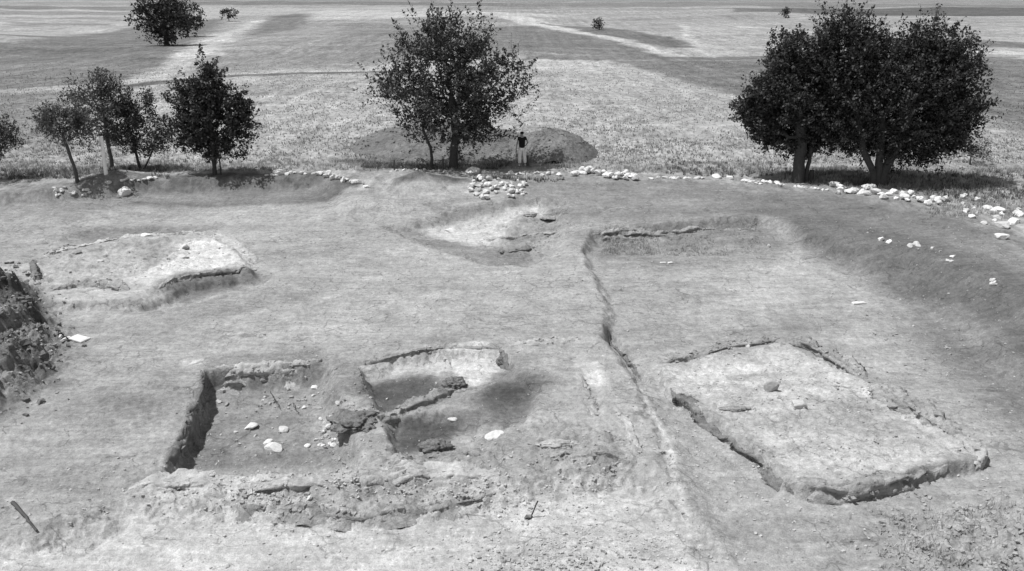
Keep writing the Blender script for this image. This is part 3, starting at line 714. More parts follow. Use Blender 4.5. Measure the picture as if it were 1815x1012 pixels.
# stones in the sunken room
scatter(12, (562, 742, 600, 800), (6, 11), 'small pale rubble stone beside the burnt lump in the sunken room', 'rubble by the burnt lump')
RA = [(387,713,15),(402,717,11,'g'),(466,710,9),(469,704,7),(445,757,25,'b'),(453,773,10),(418,766,10),(485,795,32,'b'),(476,786,18,'b'),(503,762,22,'b'),
      (555,702,8),(558,688,13,'b'),(538,723,10),(588,742,16,'b'),(585,756,17),(576,762,14),(592,790,13,'b'),(545,792,12,'b'),(578,772,12),(560,780,12),(572,790,10),(392,771,8)]
LA = ['pale stone by the left wall of the sunken room', 'grey stone lying against a pale one by the left wall', 'small white stone near the centre back of the sunken room',
      'tiny white stone behind another near the centre back of the sunken room', 'smooth egg-shaped white boulder left of centre in the sunken room', 'small pale cobble just below the egg-shaped boulder',
      'flattish small stone left of the egg-shaped boulder', 'largest flat slab on the floor of the sunken room', 'thin slab leaning behind the largest slab', 'half-buried rounded pale stone right of the egg-shaped boulder',
      'small pale stone by the back right corner of the sunken room', 'rounded pale stone high at the back right corner', 'small stone with a dark shadow in the right half of the sunken room',
      'pale boulder topmost beside the burnt lump', 'long white block below the topmost boulder by the burnt lump', 'white block leaning left of the burnt lump', 'egg-shaped white stone below the burnt lump',
      'round cobble alone near the front of the sunken room', 'pale rubble block in the pile by the burnt lump', 'flat block on the left of the pile by the burnt lump', 'small block at the foot of the pile by the burnt lump',
      'small flat stone in the left part of the sunken room']
for t, l in zip(RA, LA):
    kk = t[3] if len(t) > 3 else 'a'
    stone(t[0], t[1], t[2], l, 'stones on the sunken room floor', meshes={'g': SG, 'b': SB, 'a': SM}[kk], ratio=0.5, sink=0.3)
for (x, y, w, r, l, ms) in [(1365,692,32,.75,'flat-topped grey boulder, farther of two on the big right-hand floor', SG), (1415,722,33,.55,'flat oval pale stone, nearer of two on the big right-hand floor', SB),
      (800,411,24,.45,'white block alone on the bright floor of the shallow rear pit', SB), (875,775,34,.4,'long pale slab right of the dark hollow', SB), (803,744,18,.45,'small white slab behind the dark hollow', SB),
      (135,448,16,.5,'dark stone on the farther left house floor', SG), (258,418,22,.3,'pale flat stone on the back wall of the farther left house', SM), (330,440,18,.4,'grey stone on the bright end of the farther left house', SG),
      (325,456,22,.3,'flat pale slab on the bright end of the farther left house', SM), (178,463,12,.4,'small pale stone in the middle of the farther left floor', SM),
      (549,884,11,.8,'small round pale stone set in the long front wall', SB), (1325,614,13,.5,'white stone on the back wall of the big right-hand floor', SM), (1363,437,8,.8,'tiny white stone at the right end of the rear section', SM),
      (886,916,9,.6,'small pale stone left of the upright tool', SM), (884,945,9,.6,'small pale stone in front left of the upright tool', SM), (600,715,16,.5,'pale stone set in the top of the burnt lump', SM)]:
    stone(x, y, w, l, meshes=ms, ratio=r, rot=random.uniform(-.3, .3) if w > 20 else None)
print('stones', NST)

# lumps
def lump(px, py, wpx, hm, mat, label, name, cat, seed, depth=0.8, layered=False):
    import bmesh
    p = at(px, py); b = ray(px, py)[1]; w = wpx*(p.y/b)/F
    bm = bmesh.new(); bmesh.ops.create_icosphere(bm, subdivisions=5, radius=0.5)
    off = Vector((seed*5.3, 0, seed))
    for v in bm.verts:
        c = v.co.copy()
        d = 1+0.35*mnoise.fractal(c*3.2+off, 0.6, 2.1, 5)+0.12*mnoise.noise(c*11+off)
        if layered: d += 0.10*mnoise.noise(Vector((c.x*2, c.y*2, c.z*14))+off)
        v.co = Vector((c.x*w*d, c.y*w*depth*d, c.z*hm*2*d))
    me = bpy.data.meshes.new(name); bm.to_mesh(me); bm.free(); me.polygons.foreach_set('use_smooth', [True]*len(me.polygons)); me.materials.append(mat)
    o = link(name, me, loc=(p.x, p.y, p.z)); tag(o, label, cat); return o
lump(625, 748, 80, 0.17, M['burnt'], 'dark crumbly burnt clay lump at the right of the stony sunken room', 'clay_lump', 'clay lump', 1, 0.9)
lump(805, 682, 42, 0.16, M['burnt'], 'dark clay block between the two pale floors', 'clay_lump', 'clay lump', 2)
lump(773, 795, 56, 0.17, M['burnt'], 'dark layered block standing in the front of the dark hollow', 'clay_lump', 'clay lump', 3, 0.7, True)
lump(893, 640, 26, 0.12, M['burnt'], 'small dark clod on the broken wall end', 'clay_lump', 'clay lump', 4)
lump(1302, 724, 50, 0.025, M['wall'], 'flat dark patch of rubble on the big right-hand floor', 'clay_lump', 'clay lump', 5, 0.35)
lump(940, 380, 26, 0.07, M['wall'], 'small earth clod at the back edge of the shallow rear pit', 'earth_clod', 'clod', 6)
lump(975, 386, 32, 0.05, M['wall'], 'flat earth clod right of the other behind the shallow rear pit', 'earth_clod', 'clod', 7)
lump(990, 790, 70, 0.10, M['plaster'], 'rounded pale clay mass on the isolated wall stub', 'clay_lump', 'clay lump', 8, 0.4)

# ------------------------------------------------------------------ earth mounds beyond the dig
def mound(px, py, rx, ry, h, label, seed, back=0.0, pk=0.0):
    c = at(px, py); cx, cy = c.x, c.y+back
    n = 90; g = np.linspace(-1.05, 1.05, n)
    A, B = np.meshgrid(g, g)
    r = np.hypot(A, B)
    X = cx+A*rx; Y = cy+B*ry
    r2 = r*(1+0.22*fbm(X, Y, 0.35, 3, seed))
    k = np.clip(1-r2, 0, 1)
    z = h*(1-(1-k)**2.4)*0.93*(0.85+0.3*fbm(X, Y, 0.3, 3, seed+3))+0.22*fbm(X, Y, 1.2, 5, seed+5, 0.62)*np.minimum(1, k*4)
    Z = H(X.ravel(), Y.ravel()).reshape(X.shape)+z-0.10*(k <= 0)-0.02
    V = np.stack([X-cx, Y-cy, Z], -1).reshape(-1, 3)
    idx = np.arange(n*n).reshape(n, n)
    Fc = np.stack([idx[:-1, :-1], idx[:-1, 1:], idx[1:, 1:], idx[1:, :-1]], -1).reshape(-1, 4)
    g_ = np.random.default_rng(seed); ok = np.where((k > 0.05).ravel())[0]; K = int(26*rx*ry); ii = g_.choice(ok, K)
    VC, FC = chunks(V[ii], 0.04+0.12*g_.random(K)**3, g_, 0.7); Fc = np.concatenate([Fc, FC+len(V)]); V = np.concatenate([V, VC])
    o = link('earth_mound', mesh_np('earth_mound', V, Fc, M['mound'], smooth=False), loc=(cx, cy, 0)); tag(o, label, 'earth mound'); return o
mound(975, 290, 2.6, 3.3, 1.6, 'tall dark spoil mound right behind the standing person', 81, 3.4)
mound(790, 288, 5.8, 3.9, 1.45, 'long dark spoil mound behind the central tree', 83, 4.6)
mound(902, 290, 1.4, 0.9, 0.75, 'small dark spoil heap left of the standing person', 85, 2.4)
mound(738, 292, 0.9, 0.8, 0.45, 'little dark spoil heap left of the central tree', 87, 0.8)

# ------------------------------------------------------------------ trees
def tubes(nodes, parent, rad, minr=0.0):
    n = len(nodes); ch = [[] for _ in range(n)]
    for i, p in enumerate(parent):
        if p >= 0: ch[p].append(i)
    V = []; Fc = []
    def ring(p, d, r, k):
        d = d.normalized() if d.length > 1e-6 else Vector((0, 0, 1))
        a = d.orthogonal().normalized()
        # stable frame
        a = (Vector((1, 0.13, 0))-d*d.dot(Vector((1, 0.13, 0))))
        a = a.normalized() if a.length > 1e-3 else d.orthogonal().normalized()
        b = d.cross(a); s = len(V)
        for i in range(k):
            t = 2*math.pi*i/k; V.append(p+a*math.cos(t)*r+b*math.sin(t)*r)
        return s
    starts = [(i, -1) for i, p in enumerate(parent) if p < 0]
    for i in range(n):
        if len(ch[i]) > 1:
            ch[i].sort(key=lambda c: -rad[c])
            for c in ch[i][1:]: starts.append((c, i))
    for s, p0 in starts:
        chain = [s]
        while ch[chain[-1]]: chain.append(ch[chain[-1]][0])
        r0 = rad[s]; k = 9 if r0 > 0.06 else (5 if r0 > 0.02 else 3)
        pts = [(nodes[i], rad[i]) for i in chain]
        if p0 >= 0: pts = [(nodes[p0], rad[s])]+pts
        if len(pts) < 2: continue
        prev = None
        for j, (p, r) in enumerate(pts):
            d = pts[min(j+1, len(pts)-1)][0]-pts[max(j-1, 0)][0]
            cur = ring(p, d, r, k)
            if prev is not None:
                for q in range(k): Fc.append((prev+q, prev+(q+1) % k, cur+(q+1) % k, cur+q))
            prev = cur
    return V, Fc

def make_tree(name, base_px, label, cat, trunks, blobs, npts, leaf, mats, spike=(0.3, 0.7), per=26, spread=0.16, seed=0, shell=0.5, upb=0.4, group=None, Y=None, gap=0.25, tr=0.012, droop=0, dpt=0.9, back=0.0, rs=1.0):
    rr = random.Random(seed)
    b = at(*base_px)
    Yb = b.y
    root = empty(name, b); tag(root, label, cat, group)
    nodes = []; parent = []; plen = []
    tops = []
    for tk in trunks:              # list of pixel points from base up
        q = [PD(px, py, Yb+dy) for (px, py, dy) in tk]
        q[0].z = gh(q[0].x, q[0].y)-0.15
        prev = -1; L = 0
        for a, c in zip(q[:-1], q[1:]):
            m = max(2, int((c-a).length/0.25))
            for i in range(m + (1 if c is q[-1] else 0)):
                p = a.lerp(c, i/m)+Vector((rr.uniform(-1, 1), rr.uniform(-1, 1), 0))*0.02
                nodes.append(p); parent.append(prev)
                if prev >= 0: L += (p-nodes[prev]).length
                plen.append(L); prev = len(nodes)-1
        tops.append(prev)
    tn = len(nodes)
    # crown points
    A = []
    vol = [bl[2]*bl[3] for bl in blobs]; tv = sum(vol)
    scale = Yb/cP/F
    for bl, vv in zip(blobs, vol):
        c = PD(bl[0], bl[1], Yb+(bl[4] if len(bl) > 4 else back))
        sx = bl[2]*scale*rs; sz = bl[3]*scale*rs; sy = sx*dpt if not (len(bl) > 5) else bl[5]
        k = int(npts*vv/tv); i = 0; tries = 0
        while i < k and tries < k*30:
            tries += 1
            d = Vector((rr.gauss(0, 1), rr.gauss(0, 1), rr.gauss(0, 1))).normalized()
            r = rr.random()**(shell*0.66)
            r *= 1+0.24*mnoise.noise(d*2.3+Vector((seed, bl[0]*0.01, 0)))*2
            p = c+Vector((d.x*sx*r, d.y*sy*r, d.z*sz*r))
            if mnoise.noise(p*1.15+Vector((seed*3, 0, 0))) < -gap and r > 0.3: continue
            if p.z < b.z+0.35: continue
            A.append((p, d, r)); i += 1
    cen = nodes[tops[0]]
    A.sort(key=lambda t: (t[0]-cen).length)
    NP = np.zeros((tn+len(A)*12, 3)); PL = np.zeros(tn+len(A)*12)
    for i, p in enumerate(nodes): NP[i] = p; PL[i] = plen[i]
    zmin = min(nodes[t].z for t in tops)-0.35
    for i in range(tn):
        if nodes[i].z < zmin: PL[i] += 50
    cnt = tn; tips = []
    for (p, d, r) in A:
        pv = np.array(p); dd = np.linalg.norm(NP[:cnt]-pv, axis=1)
        pen = np.clip(NP[:cnt, 2]-pv[2], 0, None)*0.8
        j = int(np.argmin(dd+0.22*PL[:cnt]+pen))
        D = dd[j]
        if D < 0.05: tips.append((j, d, r)); continue
        m = min(10, max(1, int(D/0.28))); a = nodes[j]
        prev = j
        for i in range(1, m+1):
            f = i/m
            q = a.lerp(p, f)+Vector((0, 0, 1))*(0.10*D*math.sin(f*math.pi)*(1 if not droop else -droop))
            if i < m: q += Vector((rr.uniform(-1, 1), rr.uniform(-1, 1), rr.uniform(-1, 1)))*0.05
            nodes.append(q); parent.append(prev); PL[cnt] = PL[prev]+(q-nodes[prev]).length; NP[cnt] = q
            prev = cnt; cnt += 1
        tips.append((prev, d, r))
    # twigs
    leaves = []
    out = []
    for (j, d, r) in tips:
        far = r > 0.72
        L = rr.uniform(*spike)*(1.0 if far else 0.5)
        dirv = (d+Vector((0, 0, upb))+Vector((rr.gauss(0, .3), rr.gauss(0, .3), rr.gauss(0, .3)))).normalized()
        p = nodes[j]; prev = j; k = 3
        bend = Vector((rr.gauss(0, .1), rr.gauss(0, .1), rr.uniform(0, .15)))
        seg = []
        for i in range(k):
            dirv = (dirv+bend).normalized()
            p = p+dirv*L/k; nodes.append(p); parent.append(prev); prev = len(nodes)-1; seg.append(p)
        npf = int(per*rr.uniform(0.6, 1.3))
        a = nodes[j]
        for i in range(npf):
            f = rr.random(); q = a.lerp(p, f)
            sp = spread*(1.15-0.8*f)
            out.append((q+Vector((rr.gauss(0, sp), rr.gauss(0, sp), rr.gauss(0, sp*0.9))), leaf*rr.uniform(0.5, 1.5)))
    # radii
    n = len(nodes); cntl = [0]*n
    haskid = [False]*n
    for p in parent:
        if p >= 0: haskid[p] = True
    for i in range(n-1, -1, -1):
        if not haskid[i]: cntl[i] += 1
        if parent[i] >= 0: cntl[parent[i]] += cntl[i]
    rad = [0.0055*c**0.0+tr*(c**0.47-1)*0.5 if c > 1 else 0.005 for c in cntl]
    rad = [max(r, 0.005) for r in rad]
    for i in range(tn):   # root flare
        z = nodes[i].z-b.z
        rad[i] *= 1+0.45*math.exp(-max(z+0.15, 0)*3.5)
    V, Fc = tubes([q-b for q in nodes], parent, rad)
    link('trunk', mesh_np('trunk', np.array([tuple(v) for v in V]), np.array(Fc), mats[0]), root)
    # leaves: small folded diamonds
    K = len(out); C = np.array([tuple(o[0]-b) for o in out]); S = np.array([o[1] for o in out])
    g = np.random.default_rng(seed+5)
    u = g.normal(size=(K, 3)); u /= np.linalg.norm(u, axis=1)[:, None]
    w = g.normal(size=(K, 3)); w -= u*(u*w).sum(1)[:, None]; w /= np.linalg.norm(w, axis=1)[:, None]
    a = C-u*S[:, None]*0.6; c_ = C+u*S[:, None]*0.6; bq = C+w*S[:, None]*0.36; dq = C-w*S[:, None]*0.36
    VV = np.stack([a, bq, c_, dq], 1).reshape(-1, 3)
    FF = np.arange(K*4).reshape(-1, 4)
    link('crown', mesh_np('crown', VV, FF, mats[1], smooth=False), root)
    return root
TR = lambda *p: [tuple(list(q)+[0]) if len(q) == 2 else q for q in p]
BK = (M['bark'], M['leaf']); BD = (M['bark'], M['leafd']); BL = (M['barkp'], M['leafl'])
make_tree('tree', (803,299), 'big spreading airy tree with a thick single trunk at the centre', 'tree',
          [TR((803,299),(804,270),(808,245),(806,215),(800,170)), ],
          [(800,165,90,80),(785,85,62,50),(842,80,30,52),(765,75,55,45),(730,150,55,50),(875,160,58,50),(800,222,78,30),(695,160,40,26),(905,120,34,24),(740,215,38,28),(865,225,42,24),(820,180,50,60)],
          1750, 0.10, BK, spike=(0.4, 1.15), per=19, spread=0.085, seed=1, upb=0.8, gap=0.13, tr=0.0125)
make_tree('tree', (766,299), 'slender crooked sapling left of the thick central trunk', 'tree',
          [TR((766,299),(765,280),(763,262),(756,245),(750,232))], [(748,215,22,18)], 40, 0.07, BK, spike=(0.2, 0.5), per=10, spread=0.1, seed=2, tr=0.028)
make_tree('tree', (1419,322), 'dense dark round tree, left of the two on the right', 'tree',
          [TR((1414,322),(1416,300),(1418,280),(1420,250),(1415,190)), TR((1428,322),(1430,305),(1434,285),(1438,262))],
          [(1415,180,90,82),(1375,195,56,55),(1440,120,58,45),(1400,95,38,32),(1335,195,30,30),(1420,250,50,24),(1465,205,50,62),(1375,232,45,26)],
          2700, 0.10, BD, spike=(0.2, 0.6), per=24, spread=0.13, seed=3, upb=0.3, gap=0.28, tr=0.0135, dpt=0.62, back=0.7, rs=0.93)
make_tree('tree', (1557,329), 'widest dense dark tree with a forked trunk on the right', 'tree',
          [TR((1550,329),(1548,305),(1540,288),(1530,265),(1520,200)), TR((1562,329),(1566,305),(1576,285),(1600,240),(1620,180)), TR((1556,329),(1557,300),(1560,275),(1565,210))],
          [(1590,190,118,88),(1500,95,48,48),(1488,60,30,28),(1655,130,68,60),(1672,195,64,72),(1540,140,80,70),(1525,240,62,34),(1625,255,82,32),(1598,135,60,38),(1650,78,45,28),(1570,250,50,25)],
          4300, 0.10, BD, spike=(0.35, 1.25), per=24, spread=0.13, seed=4, upb=0.7, gap=0.27, tr=0.0115, dpt=0.62, back=0.7, rs=0.93)
make_tree('shrub', (1720,292), 'low sparse shrub right of the widest dark tree', 'shrub',
          [TR((1720,292),(1720,284))], [(1722,278,26,13),(1745,262,14,10)], 60, 0.07, (M['barkp'], M['weed']), spike=(0.2, 0.5), per=14, spread=0.15, seed=14)
make_tree('tree', (387,309), 'dense conical tree on two thin stems, rightmost of the left group', 'tree',
          [TR((380,309),(379,290),(378,275),(374,230),(368,160)), TR((391,309),(390,290),(386,275),(384,240))],
          [(372,205,60,64),(362,150,32,40),(428,220,28,36),(325,235,40,26),(385,260,56,20),(318,170,18,18),(358,116,13,18),(425,180,12,22),(345,185,34,40),(376,245,48,34),(395,200,40,40)],
          1300, 0.095, BD, spike=(0.2, 0.55), per=22, spread=0.10, seed=5, upb=0.6, gap=0.38, tr=0.0065, dpt=0.65, back=0.4)
make_tree('tree', (250,300), 'small tree forking into a V of thin stems beside the conical tree', 'tree',
          [TR((250,302),(245,285),(240,268),(236,240)), TR((252,302),(262,285),(270,268),(276,250))],
          [(238,225,36,36),(270,245,28,24),(262,190,12,22),(232,190,18,22)], 480, 0.085, BK, spike=(0.2, 0.5), per=15, spread=0.12, seed=6, upb=0.4, gap=0.16, tr=0.008)
make_tree('tree', (200,300), 'tall airy grey-green tree behind the white post', 'tree',
          [TR((200,303),(197,280),(192,255),(188,225),(180,180)), ],
          [(175,200,44,38),(160,150,24,24),(190,148,10,26),(140,180,26,16),(208,232,34,26),(198,180,22,40),(215,210,22,18),(168,225,30,18)], 620, 0.085, BL, spike=(0.25, 0.7), per=14, spread=0.11, seed=7, upb=0.6, gap=0.10, tr=0.0085)
make_tree('tree', (138,323), 'small leaning tree with a bent thin trunk at the far left', 'tree',
          [TR((138,323),(134,302),(126,282),(120,262),(112,240))],
          [(105,218,38,18),(128,228,36,22),(75,212,24,9),(142,205,22,16),(145,258,14,4),(100,200,14,12)], 380, 0.085, BL, spike=(0.2, 0.55), per=14, spread=0.11, seed=8, upb=0.3, gap=0.12, tr=0.009)
make_tree('tree', (-8,318), 'tree mostly beyond the left edge of the picture', 'tree',
          [TR((-8,318),(-8,290),(-6,260))], [(-30,240,46,36),(12,248,18,24)], 260, 0.08, BK, spike=(0.2, 0.5), per=18, spread=0.13, seed=9, tr=0.016)
# far trees
def fartree(px, py, blobs, n, label, trunks=None, leaf=0.35, seed=0, tr=0.05, name='tree', cat='tree', group=None):
    return make_tree(name, (px, py), label, cat, trunks or [TR((px, py), (px, py-6), (px, py-12))], blobs, n, leaf, BD, spike=(0.4, 1.0), per=16, spread=0.45, seed=seed, gap=0.4, tr=tr, group=group)
fartree(296, 81, [(290,42,42,28),(270,30,30,22),(298,62,16,14),(275,8,34,18),(305,20,26,26)], 420, 'big dark round tree standing alone in the far left field', seed=31, trunks=[TR((296,81),(295,70),(292,50))])
fartree(333, 65, [(336,38,20,14),(350,42,9,12),(330,20,22,16)], 130, 'smaller dark tree right of the big far one', seed=32, trunks=[TR((333,65),(332,52),(334,42))])
fartree(406, 38, [(404,24,12,7)], 40, 'tiny tree at the top of the pale field track', seed=33, leaf=0.4, trunks=[TR((406,38),(405,30))])
fartree(1062, 53, [(1061,43,6,6)], 30, 'tiny lone bush in the open field beyond the central tree', seed=34, leaf=0.3, trunks=[TR((1062,53),(1062,46))], name='bush', cat='bush')
fartree(1392, 32, [(1392,24,5,6)], 24, 'tiny far tree above the dark left-hand tree of the right pair', seed=35, leaf=0.4, trunks=[TR((1392,32),(1392,27))])
print('trees done')

# ------------------------------------------------------------------ posts, sticks, small finds
def tube_mesh(name, pts, rads, mat, sides=8, caps=True):
    V, Fc = tubes([Vector(p) for p in pts], [-1]+list(range(len(pts)-1)), rads)
    import bmesh
    me = bpy.data.meshes.new(name); me.from_pydata([tuple(v) for v in V], [], Fc)
    bm = bmesh.new(); bm.from_mesh(me)
    bmesh.ops.holes_fill(bm, edges=[e for e in bm.edges if e.is_boundary], sides=0)
    bmesh.ops.recalc_face_normals(bm, faces=bm.faces); bm.to_mesh(me); bm.free()
    me.materials.append(mat); return me
def post(px, py, h, r, label, mat, lean=(0, 0), name='fence_post', cat='post', group=None):
    p = at(px, py)
    n = 7
    pts = [Vector((lean[0]*i/n*h+random.uniform(-1, 1)*0.006, lean[1]*i/n*h, -0.2+(h+0.2)*i/n)) for i in range(n+1)]
    o = link(name, tube_mesh(name, pts, [r*(1.1-0.25*i/n) for i in range(n+1)], mat), loc=p); tag(o, label, cat, group); return o
post(188, 309, 1.75, 0.085, 'white post standing upright in front of the airy left tree', M['paint'], (0.03, 0.0), 'white_post')
PG = 'short dark fence posts'
post(699, 301, 0.5, 0.04, 'short dark post left of the crooked sapling', M['wood'], (0, 0), group=PG)
post(785, 300, 0.55, 0.055, 'thick dark post between sapling and central trunk', M['wood'], (0.02, 0), group=PG)
post(873, 300, 0.4, 0.04, 'short dark post right of the central trunk', M['wood'], (0, 0), group=PG)
post(1391, 320, 0.6, 0.04, 'dark post left of the left-hand dark tree', M['wood'], (0, 0), group=PG)
post(1526, 327, 0.5, 0.035, 'dark post just left of the forked trunk', M['wood'], (0, 0), group=PG)
post(1658, 338, 0.75, 0.045, 'leaning dark post right of the forked trunk', M['wood'], (0.12, 0), group=PG)
post(936, 293, 0.5, 0.07, 'short dark stake standing right of the person', M['wood'], (-0.12, 0), 'stake')
post(1516, 328, 0.38, 0.13, 'thick dark stump left of the forked trunk', M['bark'], (0, 0), 'tree_stump', 'stump')
post(1436, 322, 0.55, 0.13, 'thick dark stump touching the left-hand dark tree', M['bark'], (0.05, 0), 'tree_stump', 'stump')
def stick(p0, p1, r, label, mat=None, name='stick', cat='stick', z0=0.02, z1=0.05, wob=0.03):
    a = at(*p0); b = at(*p1); a.z += z0; b.z += z1
    n = 9; pts = []
    for i in range(n+1):
        q = a.lerp(b, i/n)-a; g = gh(a.x+q.x, a.y+q.y)+r*0.5-a.z
        q.z = max(q.z, g)
        pts.append(q+Vector((random.uniform(-wob, wob), random.uniform(-wob, wob), random.uniform(0, wob))) if 0 < i < n else q)
    o = link(name, tube_mesh(name, pts, [r*(1.15-0.5*i/n) for i in range(n+1)], mat or M['wood']), loc=a); tag(o, label, cat); return o
stick((24,900),(66,944), 0.035, 'dark knotty stick lying at the lower left corner', z0=0.12, z1=0.04, wob=0.018)
stick((480,700),(497,728), 0.012, 'thin dark twig leaning at the back of the sunken room', z0=0.1)
stick((520,718),(530,738), 0.010, 'short thin twig right of the other in the sunken room', z0=0.06)
stick((465,470),(500,478), 0.0, 'x') if False else None
stick((190,498),(212,508), 0.03, 'short dark stick on the front wall of the farther left house', z0=0.06)
# hand tool stuck in the soil
p = at(938, 920); tl = empty('hand_pick', p); tag(tl, 'small pick with upright handle stuck in the pale soil at the front', 'tool')
link('handle', tube_mesh('handle', [(0.02,0.0,0.02),(0.08,0.03,0.16),(0.13,0.06,0.29),(0.16,0.08,0.34)], [0.018,0.016,0.016,0.02], M['wood']), tl)
link('head', tube_mesh('head', [(-0.10,0.0,-0.02),(-0.04,0,0.05),(0.03,0,0.06),(0.09,0.0,-0.02)], [0.015,0.045,0.04,0.01], M['metal']), tl)
# white sack / paper sheets
def sheet(px, py, w, d, h, label, name, cat, rot=0, mat=None):
    import bmesh
    p = at(px, py); bm = bmesh.new(); bmesh.ops.create_grid(bm, x_segments=18, y_segments=14, size=0.5)
    r = bmesh.ops.extrude_face_region(bm, geom=bm.faces[:])
    for v in [g for g in r['geom'] if isinstance(g, bmesh.types.BMVert)]: v.co.z = 1
    ca, sa = math.cos(rot), math.sin(rot)
    for v in bm.verts:
        x, y, t = v.co.x*w, v.co.y*d, v.co.z
        x, y = x*ca-y*sa, x*sa+y*ca
        e = min(1, (0.5-max(abs(v.co.x), abs(v.co.y)))*6+0.35)
        v.co = Vector((x*(1+.1*mnoise.noise(Vector((x*4, y*4, px)))), y, 0.03+(gh(p.x+0.3, p.y)-gh(p.x-0.3, p.y))*x/0.6+(gh(p.x, p.y+0.3)-gh(p.x, p.y-0.3))*y/0.6+(-0.02 if t < 0.5 else 0.01+h*e*(0.8+0.6*mnoise.noise(Vector((x*7, y*7, px)))))))
    bmesh.ops.recalc_face_normals(bm, faces=bm.faces)
    me = bpy.data.meshes.new(name); bm.to_mesh(me); bm.free(); me.materials.append(mat or M['cloth'])
    o = link(name, me, loc=p); tag(o, label, cat); return o
sheet(141, 602, 0.44, 0.34, 0.03, 'flat white sack lying at the foot of the rough left mound', 'sack', 'sack', -0.35)
sheet(1522, 539, 0.42, 0.16, 0.04, 'crumpled white paper on the open floor right of centre', 'paper', 'paper', 0.1)
sheet(1175, 467, 0.22, 0.10, 0.02, 'small white paper scrap, left of two, on the rear right floor', 'paper', 'paper', 0)
sheet(1188, 467, 0.18, 0.10, 0.02, 'small white paper scrap, right of two, on the rear right floor', 'paper', 'paper', 0.3)
# bucket-like basket beside the sack
p = at(113, 600); bk = empty('pair_of_shovels', p)
bpy.data.objects.remove(bk)
def shoe(px, py, rot, label):
    p = at(px, py); e = empty('sandal', p); e.rotation_euler = (0, 0, rot); tag(e, label, 'sandal', 'sandals by the sack')
    s = tube_mesh('sole', [(-0.15,0,0.02),(-0.05,0,0.03),(0.06,0,0.03),(0.16,0,0.03)], [0.04,0.045,0.055,0.03], M['stone']); link('sole', s, e)
    s = tube_mesh('strap', [(0.02,-0.07,0.03),(0.03,-0.03,0.09),(0.03,0.03,0.09),(0.02,0.07,0.03)], [0.018]*4, M['hair']); link('strap', s, e)
shoe(108, 597, 1.9, 'dark strapped sandal left of the white sack, farther of the pair')
shoe(116, 603, 1.2, 'dark strapped sandal left of the white sack, nearer of the pair')

